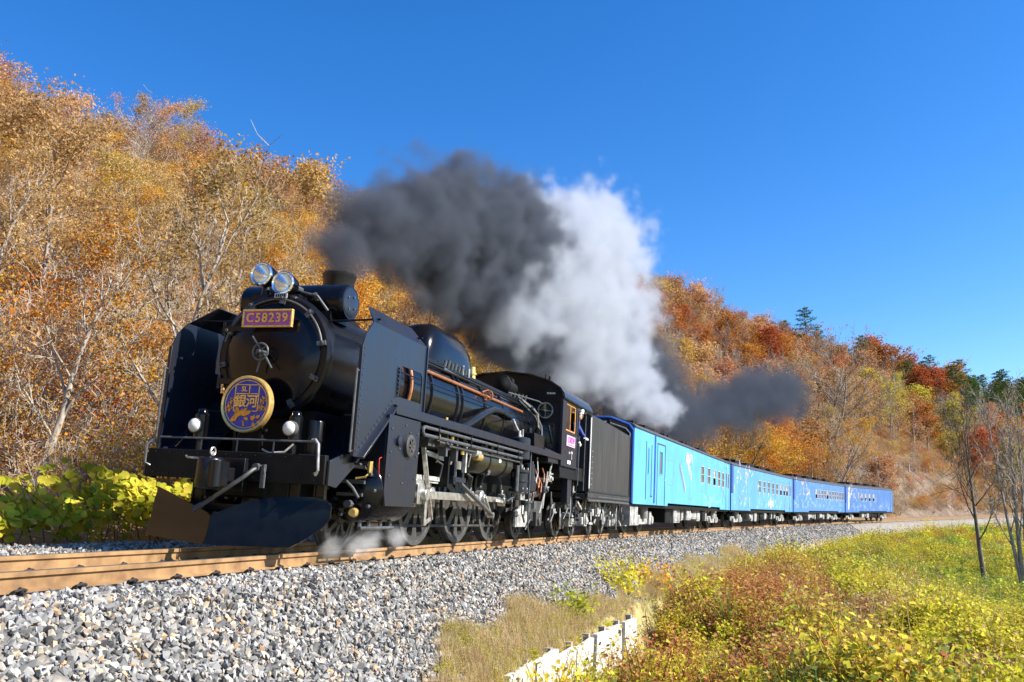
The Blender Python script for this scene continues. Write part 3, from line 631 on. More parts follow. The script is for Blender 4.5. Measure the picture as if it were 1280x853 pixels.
# --- wheels
def wheel_mesh(R, r_hub, nsp, w, boxpok=True):
    tyre = MB().lathe((0, -.07, 0), (0, 1, 0), [(0, R-.075), (0, R+.022), (.028, R+.02), (.035, R), (.135, R-.006), (.14, R-.012), (.14, R-.075), (.125, R-.085)], 56, False)
    hub = MB().lathe((0, -.09, 0), (0, 1, 0), [(0, .02), (0, r_hub), (.16, r_hub), (.19, r_hub*.8), (.19, .02)], 28, False)
    sp = MB()
    sp.lathe((0, -.05, 0), (0, 1, 0), [(0, R-.13), (0, R-.07), (.11, R-.07), (.11, R-.13), (0, R-.13)], 48, False)
    for i in range(nsp):
        a = 2*pi*i/nsp+pi/nsp; d = Vector((cos(a), 0, sin(a))); t = Vector((-sin(a), 0, cos(a))); rg = []
        for rr, hw_, ty in ((r_hub*.8, .105, .075), (r_hub+.08, .062, .055), ((R+r_hub)*.5-.02, .05, .045), (R-.17, .075, .05), (R-.08, .16, .05)):
            hw2 = min(hw_*w, rr*tan_(pi/nsp)*.98) if boxpok else hw_*w
            rg.append([d*rr+t*hw2+Vector((0, ty, 0)), d*rr+t*hw2*1.0+Vector((0, -ty, 0)), d*rr-t*hw2+Vector((0, -ty, 0)), d*rr-t*hw2+Vector((0, ty, 0))])
        sp.loft(rg)
    return tyre.mesh('tyre', M['wheelrim']), hub.mesh('hub', M['wheel']), sp.mesh('spokes', M['wheel'])
tan_ = math.tan
M['wheelrim'] = mat('worn_wheel_rim', (.055, .055, .056), .42, .3, var=.3, scale=8, dirt=(.13, .125, .12))
dw = wheel_mesh(.76, .15, 9, 1.25); sw = wheel_mesh(.43, .10, 8, .55)
def wheel(name, meshes, x, y, z, rot, cw=None):
    e = empty(name, (x, y, z)); e.parent = loco; e.rotation_euler = (0, rot, 0 if y > 0 else pi)
    for nm, me in zip(('tyre', 'hub', 'spokes'), meshes): link(nm, me, e)
    if cw: link('counterweight', cw, e)
    return e
XD = (0., -1.863, -3.726); CR = .305; PA = radians(10)
cwb = MB(); rim = .69
arcp = [(rim*cos(t), rim*sin(t)) for t in np.linspace(pi-.62, pi+.62, 14)]
cwb.plate(arcp, (), .15, .072, 'y'); cwm = cwb.mesh('counterweight', M['wheel'])
for x in XD:
    for sg in (1, -1): wheel('driving_wheel', dw, x, .56*sg, .76, -PA if sg > 0 else 1.2, cwm)
for sg in (1, -1):
    wheel('leading_wheel', sw, 2.55, .56*sg, .43, .3); wheel('trailing_wheel', sw, -5.55, .56*sg, .43, .1)
for x, r, z in ((0, .09, .76), (-1.863, .09, .76), (-3.726, .09, .76), (2.55, .07, .43), (-5.55, .07, .43)): P(MB().cyl((x, -.5, z), (x, .5, z), r, n=12), 'axle', M['dark'])
# --- cylinders, motion (both sides)
pins = [(x+CR*cos(PA), .76+CR*sin(PA)) for x in XD]
for sg in (1, -1):
    def Y(v): return v*sg
    cy = MB().lathe((1.93, Y(1.02), .80), (1, 0, 0), [(0, .30), (.02, .40), (1.02, .40), (1.05, .38), (1.08, .33), (1.12, .28), (1.15, .15), (1.16, .01)], 36)
    cyl = P(cy, 'cylinder', M['gloss'])
    P(MB().lathe((1.85, Y(.98), 1.40), (1, 0, 0), [(0, .12), (.05, .22), (.1, .25), (1.16, .25), (1.18, .20), (1.26, .19), (1.28, .08), (1.34, .06)], 30), 'valve_chest', M['gloss'], cyl)
    P(MB().plate([(1.96, .80), (1.96, 1.78), (2.96, 1.78), (2.96, .80), (2.9, .62), (2.02, .62)], (), .03, Y(1.425) if sg > 0 else Y(1.395), 'y').box(1.97, 2.95, Y(.75), Y(1.39), .85, 1.77), 'cylinder_casing', M['plate'], cyl, .006)
    b = MB()
    for x, z in ((2.05, 1.0), (2.05, 1.3), (2.05, 1.6), (2.87, 1.0), (2.87, 1.3), (2.87, 1.6), (2.45, .92), (2.45, 1.68), (2.6, 1.36), (2.3, 1.6)): b.sphere((x, Y(1.43), z), .016, 6)
    P(b, 'casing_bolts', M['grey'], cyl)
    w_ = MB().lathe((2.33, Y(1.42), 1.42), (0, sg, 0), [(0, .15), (.05, .15), (.06, .13), (.06, .09), (.045, .08), (.045, .01)], 28)
    for a in range(6): w_.bar((2.33, Y(1.475), 1.42), (2.33+.10*cos(a*pi/3), Y(1.475), 1.42+.10*sin(a*pi/3)), .03, .02, (0, 1, 0))
    P(w_, 'valve_inspection_cover', M['wheel'], cyl)
    P(MB().lathe((2.66, Y(1.42), 1.46), (0, sg, 0), [(0, .07), (.04, .065), (.05, .03)], 16), 'small_cover', M['plate'], cyl)
    fc = MB()   # front cover clutter
    for i in range(10): a = i*.628; fc.cyl((3.06, Y(1.02)+.33*cos(a), .80+.33*sin(a)), (3.12, Y(1.02)+.33*cos(a), .80+.33*sin(a)), .022, n=6)
    fc.bar((3.10, Y(.80), .90), (3.10, Y(1.22), .90), .05, .05).bar((3.10, Y(.85), .74), (3.10, Y(1.2), .74), .04, .04).cyl((3.1, Y(1.05), .62), (3.2, Y(1.05), .62), .05, n=10).tube([(3.15, Y(.8), 1.0), (3.2, Y(.95), .95), (3.18, Y(1.1), .82), (3.2, Y(1.2), .7)], .02)
    P(fc, 'cylinder_front_fittings', M['grey'], cyl)
    P(MB().cyl((3.12, Y(1.12), .52), (3.22, Y(1.14), .52), .06, .045, 12).cyl((3.05, Y(1.25), 1.02), (3.05, Y(1.25), 1.16), .035, n=10).tube([(3.05, Y(1.25), 1.02), (3.1, Y(1.22), .96), (3.12, Y(1.1), .94)], .014), 'brass_valve', M['brass'], cyl)
    P(MB().tube([(2.98, Y(1.36), 1.22), (3.06, Y(1.37), 1.2), (3.05, Y(1.37), 1.08), (3.0, Y(1.36), .98)], .008), 'red_cable', M['red'], cyl)
    dk = MB().tube([(2.0, Y(1.15), .33), (3.0, Y(1.15), .33)], .022, 8)
    for x in (2.05, 2.35, 2.7, 2.95): dk.cyl((x, Y(1.12), .30), (x, Y(1.12), .44), .028, n=8)
    P(dk, 'drain_cocks', M['grey'], cyl)
    # slide bar, crosshead, rods
    P(MB().box(.12, 1.95, Y(.98), Y(1.07), 1.02, 1.09).box(.12, 1.95, Y(1.0), Y(1.05), .985, 1.02), 'slide_bar', M['lgrey'], bevel=.006)
    P(MB().bar((1.93, Y(1.02), .80), (1.0, Y(1.02), .80), .065, .065), 'piston_rod', M['steel'])
    ch = MB().box(.72, 1.18, Y(.96), Y(1.09), .94, 1.02).box(.78, 1.12, Y(.95), Y(1.10), .66, .96).cyl((.93, Y(.92), .80), (.93, Y(1.17), .80), .07, n=16).box(.84, .92, Y(1.1), Y(1.15), .35, .82)
    P(ch, 'crosshead', M['steel'], bevel=.008)
    P(MB().bar((.93, Y(1.13), .80), (pins[1][0], Y(1.13), pins[1][1]), .05, .12).lathe((pins[1][0], Y(1.08), pins[1][1]), (0, sg, 0), [(0, .14), (.1, .14), (.11, .12)], 20).lathe((.93, Y(1.09), .80), (0, sg, 0), [(0, .09), (.09, .09)], 16), 'connecting_rod', M['steel'], bevel=.006)
    cr = MB()
    cr.bar((pins[0][0], Y(.94), pins[0][1]), (pins[2][0], Y(.94), pins[2][1]), .045, .10)
    for px_, pz_ in pins: cr.lathe((px_, Y(.88), pz_), (0, sg, 0), [(0, .12), (.12, .12), (.13, .10)], 20).cyl((px_, Y(.6), pz_), (px_, Y(1.02), pz_), .055, n=14).cyl((px_, Y(.94), pz_+.1), (px_, Y(.94), pz_+.19), .03, n=8)
    P(cr, 'coupling_rod', M['steel'], bevel=.006)
    # valve gear
    vg = MB().bar((.88, Y(1.13), .38), (.62, Y(1.13), .46), .03, .06).bar((.62, Y(1.13), .44), (1.08, Y(1.12), 1.50), .035, .07, (0, 1, 0))
    P(vg, 'combination_lever', M['steel'], bevel=.005)
    P(MB().bar((1.06, Y(1.10), 1.44), (-.38, Y(1.10), 1.34), .035, .07), 'radius_rod', M['lgrey'], bevel=.005)
    P(MB().tube([(-.36+.06*cos(t), Y(1.10), 1.32+.28*sin(t)) for t in np.linspace(-1.5, 1.5, 9)], .045, 6).box(-.46, -.26, Y(1.04), Y(1.16), 1.25, 1.38), 'expansion_link', M['steel'])
    rc = (pins[1][0]-.34, pins[1][1]-.28)
    P(MB().bar((pins[1][0]+.03, Y(1.21), pins[1][1]+.03), (rc[0], Y(1.21), rc[1]), .045, .11, (0, 1, 0)).cyl((pins[1][0], Y(1.1), pins[1][1]), (pins[1][0], Y(1.24), pins[1][1]), .075, n=14).cyl((rc[0], Y(1.18), rc[1]), (rc[0], Y(1.3), rc[1]), .05, n=12), 'return_crank', M['steel'], bevel=.006)
    P(MB().bar((rc[0], Y(1.27), rc[1]), (-.32, Y(1.22), 1.02), .04, .075, (0, 1, 0)), 'eccentric_rod', M['grey'], bevel=.005)
    P(MB().box(-.62, .16, Y(.96), Y(1.04), 1.10, 1.20).box(-.58, -.50, Y(.96), Y(1.18), 1.05, 1.84).box(-.14, -.06, Y(.96), Y(1.2), 1.0, 1.84).box(-.62, -.05, Y(1.14), Y(1.2), 1.04, 1.12), 'motion_bracket', M['plate'], bevel=.006)
    P(MB().box(.16, .22, Y(.5), Y(1.2), .94, 1.84), 'guide_yoke', M['dark'])
    P(MB().box(.2, 1.1, Y(.86), Y(1.2), 1.52, 1.66).cyl((.30, Y(1.24), 1.58), (.85, Y(1.24), 1.58), .05, n=10).box(.55, .62, Y(1.18), Y(1.3), 1.4, 1.8).box(.1, .17, Y(1.18), Y(1.3), 1.35, 1.84), 'reverser_shaft', M['grey'])
    P(MB().cyl((.42, Y(1.31), 1.62), (.42, Y(1.31), 1.75), .03, n=8).cyl((-.2, Y(1.26), 1.48), (-.2, Y(1.26), 1.58), .035, n=8).cyl((.95, Y(1.3), 1.6), (.95, Y(1.3), 1.70), .028, n=8).cyl((-.75, Y(1.28), 1.50), (-1.0, Y(1.28), 1.50), .075, n=12), 'oil_cups', M['brass'])
    P(MB().cyl((-.62, Y(1.28), 1.56), (-.86, Y(1.28), 1.56), .085, n=14).box(-.34, -.28, Y(1.24), Y(1.3), 1.2, 1.75), 'lubricator', M['lgrey'])
    # pony hanger, brake shoes
    for x in (.82, -1.0, -2.86):
        P(MB().tube([(x, Y(.58), 1.2), (x+.02, Y(.58), .9), (x+.03, Y(.58), .35)], .03, 8).tube([(x+.06+.76*(cos(t)-1), Y(.58), .76+.76*sin(t)) for t in np.linspace(-.5, .05, 6)], .05, 8), 'brake_shoe', M['wheel'])
    P(MB().tube([(1.0, Y(.60), .32), (-4.0, Y(.60), .30)], .025, 8), 'brake_rod', M['wheel'])
    # pipes along the running board
    for z, y_, x0, x1, r in ((1.755, 1.37, 2.7, 1.9, .03), (1.74, 1.38, 1.72, -3.2, .026), (1.63, 1.38, 1.72, -3.2, .026), (1.56, 1.33, .6, -3.2, .02)):
        P(MB().tube([(x0, Y(y_), z), (x1, Y(y_), z)], r, 8), 'side_pipe', M['grey'])
    P(MB().tube([(1.72, Y(1.38), 1.74), (1.76, Y(1.38), 1.70), (1.76, Y(1.38), 1.67), (1.72, Y(1.38), 1.63)], .026, 8), 'side_pipe', M['grey'])
    sp_ = MB()
    for x in (1.2, -.2, -1.6, -2.9): sp_.box(x-.015, x+.015, Y(1.34), Y(1.41), 1.6, 1.82)
    P(sp_, 'pipe_clips', M['dark'])
    # air reservoir
    ar = P(MB().lathe((-3.0, Y(1.08), 1.47), (1, 0, 0), [(0, .02), (.03, .14), (.09, .21), (.16, .235), (1.98, .235), (2.05, .21), (2.11, .14), (2.14, .02)], 32), 'air_reservoir', M['tank'] if 'tank' in M else M.setdefault('tank', mat('olive_black_tank', (.028, .028, .018), .3, var=.2)))
    for x in (-1.5, -2.45): P(MB().lathe((x-.03, Y(1.08), 1.47), (1, 0, 0), [(0, .236), (0, .246), (.06, .246), (.06, .236)], 32, False).bar((x, Y(1.08)+.2, 1.55), (x, Y(1.08)+.2, 1.86), .06, .02, (1, 0, 0)), 'tank_strap', M['dark'], ar)
    if sg > 0: P(MB().box(-2.10, -1.98, 1.312, 1.318, 1.47, 1.56), 'tank_label', M['white'], ar)
# air pump group ahead of the cab (near side) and feed pump
pm = MB().lathe((-3.62, 1.22, 1.62), (0, 0, 1), [(0, .14), (.02, .19), (.42, .19), (.44, .17), (.46, .08)], 24).lathe((-3.62, 1.22, .98), (0, 0, 1), [(0, .12), (.02, .20), (.07, .20), (.08, .17), (.2, .17), (.21, .185), (.24, .185), (.25, .17), (.38, .17), (.40, .20), (.45, .20), (.46, .1)], 24).cyl((-3.62, 1.22, 1.42), (-3.62, 1.22, 1.64), .05, n=10)
pump = P(pm, 'air_pump', M['plate'])
dt = MB()
for a in range(8): c, s_ = cos(a*pi/4), sin(a*pi/4); dt.cyl((-3.62+.17*c, 1.22+.17*s_, 1.39), (-3.62+.17*c, 1.22+.17*s_, 1.47), .018, n=6); dt.cyl((-3.62+.17*c, 1.22+.17*s_, .98), (-3.62+.17*c, 1.22+.17*s_, 1.08), .018, n=6)
for x in (-.1, 0, .1): dt.cyl((-3.62+x, 1.3, .84), (-3.62+x, 1.3, 1.0), .025, n=8)
dt.cyl((-3.55, 1.2, 2.06), (-3.55, 1.2, 2.2), .03, n=8).cyl((-3.7, 1.22, 2.06), (-3.7, 1.22, 2.24), .022, n=8).tube([(-3.62, 1.22, 2.08), (-3.6, 1.1, 2.3), (-3.9, .95, 2.45)], .02)
P(dt, 'pump_fittings', M['lgrey'], pump)
P(MB().cyl((-3.35, 1.26, 1.5), (-3.35, 1.26, 1.0), .04, n=8).tube([(-3.35, 1.26, 1.0), (-3.4, 1.2, .9), (-3.3, 1.1, .8)], .025), 'pump_pipe', M['grey'], pump)
P(MB().lathe((-4.22, 1.24, 1.02), (0, 0, 1), [(0, .09), (.02, .12), (.55, .12), (.57, .10), (.58, .03)], 20).lathe((-4.48, 1.2, 1.0), (0, 0, 1), [(0, .08), (.05, .12), (.25, .13), (.3, .09), (.45, .1), (.5, .05)], 18), 'feed_pump', M['plate'])
P(MB().tube([(-3.98, 1.34, 1.84), (-3.98, 1.34, .55)], .016, 8).tube([(-4.05, 1.3, 1.0), (-4.0, 1.33, .85), (-4.05, 1.33, .3), (-4.2, 1.33, .12)], .014, 8), 'copper_drain_pipe', M['grey'])
M['dcopper'] = mat('dull_copper', (.26, .11, .06), .45, .6, var=.4, scale=20)
cpz = MB()
for i in range(5):
    x0 = -4.6-.2*i; z0 = .95+.09*((i*5) % 7)*.5; cpz.tube([(x0, 1.2, z0+.35), (x0-.06, 1.24, z0+.2), (x0+.05, 1.26, z0+.05), (x0-.1, 1.2, z0-.1)], .018, 6)
P(cpz, 'injector_pipes', M['dcopper'])
ij = MB().cyl((-4.7, 1.1, .95), (-5.4, 1.1, 1.0), .07, n=12).cyl((-4.95, 1.12, .8), (-4.95, 1.12, 1.1), .05, n=10).box(-5.1, -4.9, 1.0, 1.2, .68, .84).cyl((-5.6, 1.1, 1.3), (-5.6, 1.24, 1.3), .06, n=10).cyl((-4.5, 1.15, .62), (-4.5, 1.15, .8), .09, n=12).cyl((-4.5, 1.15, .80), (-4.5, 1.15, .84), .12, n=12)
P(ij, 'injector', M['grey'])
P(MB().bar((-5.0, 1.3, .6), (-5.9, 1.3, 1.75), .02, .03).bar((-5.3, 1.28, .7), (-5.5, 1.3, 1.5), .02, .03), 'reach_rod', M['lgrey'])
# trailing truck beam
P(MB().plate([(-3.95, .30), (-3.95, .62), (-4.2, .66), (-4.75, .88), (-5.15, .90), (-5.15, .70), (-4.95, .66), (-4.72, .30)], (), .06, 1.10, 'y'), 'truck_beam', M['lgrey'], bevel=.01)
P(MB().box(-6.1, -5.0, .9, 1.06, .42, .85).box(-5.75, -5.35, 1.0, 1.14, .32, .62).cyl((-5.55, 1.1, .43), (-5.55, 1.18, .43), .1, n=14), 'trailing_axlebox', M['wheel'], bevel=.01)
P(MB().plate([(-3.95, .30), (-3.95, .62), (-4.75, .88), (-5.15, .90), (-4.72, .30)], (), .06, -1.05, 'y'), 'truck_beam', M['dark'])
P(MB().box(-5.0, -3.2, -.55, .55, .45, .75), 'ash_pan', M['dark'])
# boiler-side pipes
P(MB().tube([(1.6, .60, 2.88), (1.2, .67, 2.80), (.3, .71, 2.775), (-2.4, .74, 2.765), (-5.1, .76, 2.75)], .032, 10), 'copper_main_pipe', M['copper'])
P(MB().torus((-2.55, .82, 2.765), (1, .2, 0), .10, .014, 20, 6).torus((-2.62, .83, 2.76), (1, -.4, .2), .085, .012, 20, 6).tube([(-2.3, .8, 2.8), (-2.5, .84, 2.86), (-2.8, .82, 2.74)], .012), 'copper_coil', M['copper'])
P(MB().tube([(.98, .80*cos(t), ZB+.80*sin(t)) for t in np.linspace(-.8, .55, 12)], .030, 8), 'copper_bend', M['copper'])
for z, y_ in ((2.93, .70), (3.0, .64), (3.05, .585)): P(MB().tube([(.5, y_-.06, z), (-1.5, y_, z-.01), (-5.6, y_+.03, z-.02)], .022, 8), 'boiler_pipe', M['paint'])
P(MB().tube([(1.7, .845, 2.55), (-5.9, .90, 2.60)], .012, 8), 'boiler_handrail', M['paint'])
P(MB().tube([(-1.0, .84, 1.95), (-1.4, .90, 2.1), (-2.2, .90, 2.38), (-2.8, .86, 2.52), (-3.4, .84, 2.55), (-3.9, .86, 2.5)], .075, 12), 'steam_delivery_pipe', M['paint'])
wv = MB()
for i in range(7): wv.cyl((-.85-.17*i, .56, 2.95), (-.85-.17*i, .60, 3.14+.03*(i % 2)), .03, n=8)
wv.box(-2.1, -.7, .48, .64, 2.93, 2.99)
P(wv, 'sand_valves', M['grey'])
P(MB().cyl((-1.98, .62, 2.98), (-1.98, .62, 3.18), .022, n=8).cyl((-1.72, .6, 2.98), (-1.72, .6, 3.2), .02, n=8), 'bright_valve_stems', M['steel'])
P(MB().cyl((-.42, .86, 1.93), (-.42, .86, 2.05), .04, n=10).cyl((-.42, .86, 2.05), (-.42, .86, 2.1), .025, n=8), 'brass_oiler', M['brass'])
for y in (.14, -.16): P(MB().cyl((-3.45, y, 3.15), (-3.45, y, 3.46), .085, .07, 14).cyl((-3.45, y, 3.3), (-3.45, y, 3.34), .1, n=14), 'safety_valve', M['brass'])
tgn = MB().lathe((-5.55, .36, 3.30), (1, 0, 0), [(0, .06), (.02, .15), (.5, .15), (.52, .17), (.58, .17), (.6, .2), (.72, .2), (.76, .12), (.8, .05)], 24).cyl((-5.2, .36, 3.12), (-5.2, .36, 3.3), .09, n=12)
for x in (-5.3, -4.95): tgn.torus((x, .36, 3.43), (1, 0, .3), .09, .035, 16, 8)
P(tgn, 'turbo_generator', M['dark'])
vl = MB()
for i in range(6): vl.cyl((-5.7+.12*i, .62-.05*i, 3.02), (-5.7+.12*i, .66-.05*i, 3.2), .028, n=8)
vl.tube([(-5.2, .6, 3.1), (-5.7, .85, 2.9), (-5.9, 1.0, 2.5), (-5.8, 1.05, 2.2)], .03).tube([(-5.0, .7, 3.0), (-5.5, .95, 2.7), (-5.7, 1.05, 2.4)], .022).tube([(-4.7, .55, 3.12), (-5.6, 1.0, 3.05), (-5.8, 1.02, 3.02)], .016)
P(vl, 'turret_valves', M['grey'])
P(MB().tube([(-5.3, .95, 2.85), (-5.55, 1.0, 2.75), (-5.6, 1.02, 2.35)], .024, 8).tube([(-4.9, .8, 3.0), (-5.25, .9, 2.88)], .02), 'bright_steam_pipe', M['steel'])
P(MB().box(-5.3, -4.5, .95, 1.25, 1.95, 2.25).cyl((-4.6, 1.1, 2.2), (-4.6, 1.1, 2.35), .05, n=8).cyl((-5.0, 1.1, 2.25), (-5.0, 1.2, 2.4), .06, n=8), 'lubricator_box', M['paint'], bevel=.01)
P(MB().box(-6.1, -5.2, 1.05, 1.38, 1.70, 1.80).bar((-4.9, 1.36, 1.95), (-6.2, 1.36, 1.90), .03, .06), 'step_plate', M['plate'])
# --- cab
CX0, CX1 = -6.25, -8.75
cab = P(MB().plate([(-1.38, 1.55), (1.38, 1.55), (1.38, 3.30), (1.30, 3.45), (1.05, 3.60), (.6, 3.74), (0, 3.80), (-.6, 3.74), (-1.05, 3.60), (-1.30, 3.45), (-1.38, 3.30)],
    [[(.98+.17*cos(t), 2.93+.17*sin(t)) for t in np.linspace(0, 2*pi, 21)[:-1]], [(-.98+.17*cos(t), 2.93+.17*sin(t)) for t in np.linspace(0, 2*pi, 21)[:-1]],
     [(.84, 2.0), (1.2, 2.0), (1.2, 2.6), (.84, 2.6)]], .03, CX0, 'x'), 'cab_front', M['paint'])
for sg in (1, -1):
    P(MB().torus((CX0+.01, .98*sg, 2.93), (1, 0, 0), .175, .018, 28, 6).cyl((CX0-.01, .98*sg, 2.93), (CX0+.05, .98*sg, 2.93), .03, n=10).bar((CX0+.01, .98*sg-.17, 2.95), (CX0+.01, .98*sg+.17, 2.91), .012, .012).bar((CX0+.01, .98*sg, 2.76), (CX0+.01, .98*sg, 3.1), .012, .012), 'round_window_ring', M['steel'], cab)
    P(MB().cyl((CX0-.025, .98*sg, 2.93), (CX0-.015, .98*sg, 2.93), .17, n=24), 'round_window_glass', M['glass'], cab)
P(MB().box(CX0-.025, CX0-.015, .84, 1.2, 2.0, 2.6), 'lower_window_glass', M['glass'], cab)
P(MB().box(CX0, CX0+.02, .80, .84, 1.96, 2.64).box(CX0, CX0+.02, 1.2, 1.24, 1.96, 2.64).box(CX0, CX0+.02, .84, 1.2, 2.6, 2.64).box(CX0, CX0+.02, .84, 1.2, 1.96, 2.0), 'lower_window_frame', M['plate'], cab)
tx = MB()
for i in range(6): tx.box(CX0+.001, CX0+.006, 1.00+i*.035, 1.022+i*.035, 3.31, 3.35)
P(tx, 'small_white_marking', M['white'], cab)
roof_p = [(-1.46, 3.24), (-1.44, 3.33), (-1.34, 3.47), (-1.07, 3.63), (-.6, 3.77), (0, 3.83), (.6, 3.77), (1.07, 3.63), (1.34, 3.47), (1.44, 3.33), (1.46, 3.24)]
ro_ = MB().loft([[(x, y, z) for y, z in roof_p]+[(x, y*.985, z-.03) for y, z in reversed(roof_p)] for x in (-6.15, -9.25)])
roof = P(ro_, 'cab_roof', M['plate'])
P(MB().box(-8.0, -7.2, -.4, .4, 3.80, 3.90).cyl((-6.6, .95, 3.66), (-6.6, .95, 3.78), .03, n=8).cyl((-6.8, .8, 3.7), (-6.8, .8, 3.85), .02, n=8), 'roof_vent', M['dark'], roof)
for sg in (1, -1):
    w1 = [(-6.60, 2.52), (-6.60, 3.18), (-7.66, 3.18), (-7.66, 2.52)]
    P(MB().plate([(-6.22, 1.72), (-6.22, 3.28), (-8.78, 3.28), (-8.78, 3.12), (-7.86, 3.12), (-7.86, 1.72)], [w1], .025, 1.405*sg if sg > 0 else -1.38, 'y'), 'cab_side', M['plate'])
    wf = MB()
    for x0, x1, z0, z1 in ((-6.60, -7.66, 3.14, 3.18), (-6.60, -7.66, 2.52, 2.56), (-6.60, -6.66, 2.56, 3.14), (-7.10, -7.14, 2.56, 3.14), (-7.6, -7.66, 2.56, 3.14)): wf.box(x0, x1, 1.36*sg, 1.376*sg, z0, z1)
    wf.box(-6.62, -6.84, 1.30*sg, 1.34*sg, 2.54, 3.16)
    P(wf, 'cab_window_frame', M['wood'])
    P(MB().box(-6.66, -7.1, 1.362*sg, 1.368*sg, 2.56, 3.14), 'cab_window_glass', M['glass'])
    P(MB().box(-6.23, -6.19, 1.36*sg, 1.42*sg, 1.70, 3.26).box(-7.88, -7.84, 1.37*sg, 1.42*sg, 1.70, 3.12).box(-7.9, -6.2, 1.37*sg, 1.42*sg, 1.68, 1.73), 'cab_edging', M['plate'], bevel=.005)
    P(MB().tube([(-7.92, 1.43*sg, 1.3), (-7.92, 1.43*sg, 2.5)], .014, 8).tube([(-8.72, 1.40*sg, 1.2), (-8.72, 1.40*sg, 3.1)], .014, 8), 'cab_grab_rail', M['grey'])
    P(MB().bar((-7.95, 1.30*sg, 1.7), (-7.95, 1.30*sg, .5), .04, .03).bar((-8.35, 1.30*sg, 1.7), (-8.35, 1.30*sg, .5), .04, .03).box(-8.4, -7.9, 1.1*sg, 1.4*sg, .5, .53).box(-8.4, -7.9, 1.15*sg, 1.4*sg, 1.0, 1.03), 'cab_steps', M['plate'])
    P(MB().box(-7.6, -7.2, 1.2*sg, 1.36*sg, .85, 1.55), 'step_box', M['plate'], bevel=.01)
npz2 = P(MB().box(-7.52, -6.66, 1.406, 1.422, 2.17, 2.42), 'cab_number_plate', M['pink'])
link('cab_plate_lettering', text_mesh('C58239', .19, .006, M['purple'], .002, 1.1), npz2, (-7.09, 1.426, 2.315), (pi/2, 0, pi))
b = MB()
for i in range(9): b.box(-7.42+i*.075, -7.37+i*.075, 1.423, 1.426, 2.195, 2.215)
P(b, 'plate_small_line', M['purple'], npz2)
P(MB().box(-7.28, -7.22, 1.406, 1.416, 1.88, 2.08).box(-7.36, -7.16, 1.406, 1.414, 2.02, 2.06).box(-7.1, -6.95, 1.406, 1.414, 2.0, 2.05), 'cab_lamp_bracket', M['lgrey'])
P(MB().box(-7.16, -6.86, 1.406, 1.412, 1.76, 1.84), 'white_notice', M['white'])
P(MB().box(-8.75, -6.25, -1.39, 1.39, 1.42, 1.55).box(-8.75, -6.3, 1.33, 1.375, 1.42, 1.74), 'cab_floor', M['dark'])
P(MB().lathe((-6.9, 0, 2.35), (1, 0, 0), [(0, .7), (.62, .78)], 32).box(-7.0, -6.9, -.5, .5, 1.9, 2.9), 'backhead', M['dark'])
P(MB().box(-7.7, -7.0, -1.3, -.7, 1.55, 2.0), 'fireman_seat', M['dark'])

# small fittings, pipes and valves crowding the space under the running board and cab
fr_ = random.Random(31)
for i in range(46):
    x = fr_.uniform(-3.2, -8.4); y = fr_.uniform(.98, 1.30); z = fr_.uniform(.35, 1.45); k = fr_.random(); mm = fr_.choice([M['grey'], M['lgrey'], M['grey'], M['wheel'], M['steel']])
    if k < .35: P(MB().tube([(x, y, z+fr_.uniform(.2, .5)), (x+fr_.uniform(-.1, .1), y+.03, z+.1), (x+fr_.uniform(-.25, .25), y, z-fr_.uniform(.05, .3))], fr_.uniform(.012, .028), 7), 'fitting_pipe', mm)
    elif k < .6: P(MB().cyl((x, y, z), (x, y, z+fr_.uniform(.08, .22)), fr_.uniform(.03, .07), n=10).cyl((x, y, z+.02), (x, y, z+.05), .085, n=10), 'valve_body', mm)
    elif k < .8: P(MB().bar((x, y, z), (x+fr_.uniform(-.5, .5), y, z+fr_.uniform(-.25, .25)), .03, .05), 'linkage_rod', mm, bevel=.005)
    else: P(MB().box(x-.09, x+.09, y-.06, y+.04, z-.07, z+.07).cyl((x, y+.04, z), (x, y+.09, z), .045, n=10), 'bracket', mm, bevel=.008)
for i in range(22):
    x = fr_.uniform(1.7, -3.1); y = fr_.uniform(1.0, 1.25); z = fr_.uniform(1.2, 1.75); mm = fr_.choice([M['grey'], M['lgrey'], M['wheel']])
    P(MB().cyl((x, y, z), (x+fr_.uniform(-.1, .1), y+.05, z+fr_.uniform(-.15, .15)), fr_.uniform(.02, .05), n=9) if i % 2 else MB().tube([(x, y, z), (x-.15, y+.05, z-.05), (x-.2, y, z-.25)], .014, 6), 'small_fitting', mm)

# ------------------------------------------------------------------ tender (origin under its front end)
tender = empty('tender', label='flat-sided dull black coal tender coupled behind the engine cab', cat='tender')
tender.matrix_world = chord_matrix(9.0, 13.6)
def Q(mb, name, m, parent=tender, bevel=0., ang=35): return mb.build(name, m, parent, bevel, ang)
TL = -4.95
M['under_'] = mat('dusty_axlebox', (.30, .30, .29), .6, var=.3)
Q(MB().loft([[(x, -1.36, 1.16), (x, 1.36, 1.16), (x, 1.36, z), (x, 1.30, z+.03), (x, -1.30, z+.03), (x, -1.36, z)] for x, z in ((.10, 3.13), (-1.2, 3.12), (TL, 3.02))]), 'tank_body', M['tender'], bevel=.01)
ed = MB()
for x in (.10, TL): ed.box(x-.02, x+.02, 1.34, 1.385, 1.16, 3.12 if x > 0 else 3.0)
ed.box(TL, .10, 1.35, 1.375, 1.16, 1.22)
Q(ed, 'tank_edging', M['plate'], bevel=.004)
rv = MB()
for i in range(44): rv.sphere((.06, 1.386, 1.22+i*.043), .009, 6)
for i in range(90): rv.sphere((TL+.05+i*.055, 1.376, 1.19), .009, 6)
r_ = Q(rv, 'rivets', M['grey']); r_['kind'] = 'stuff'
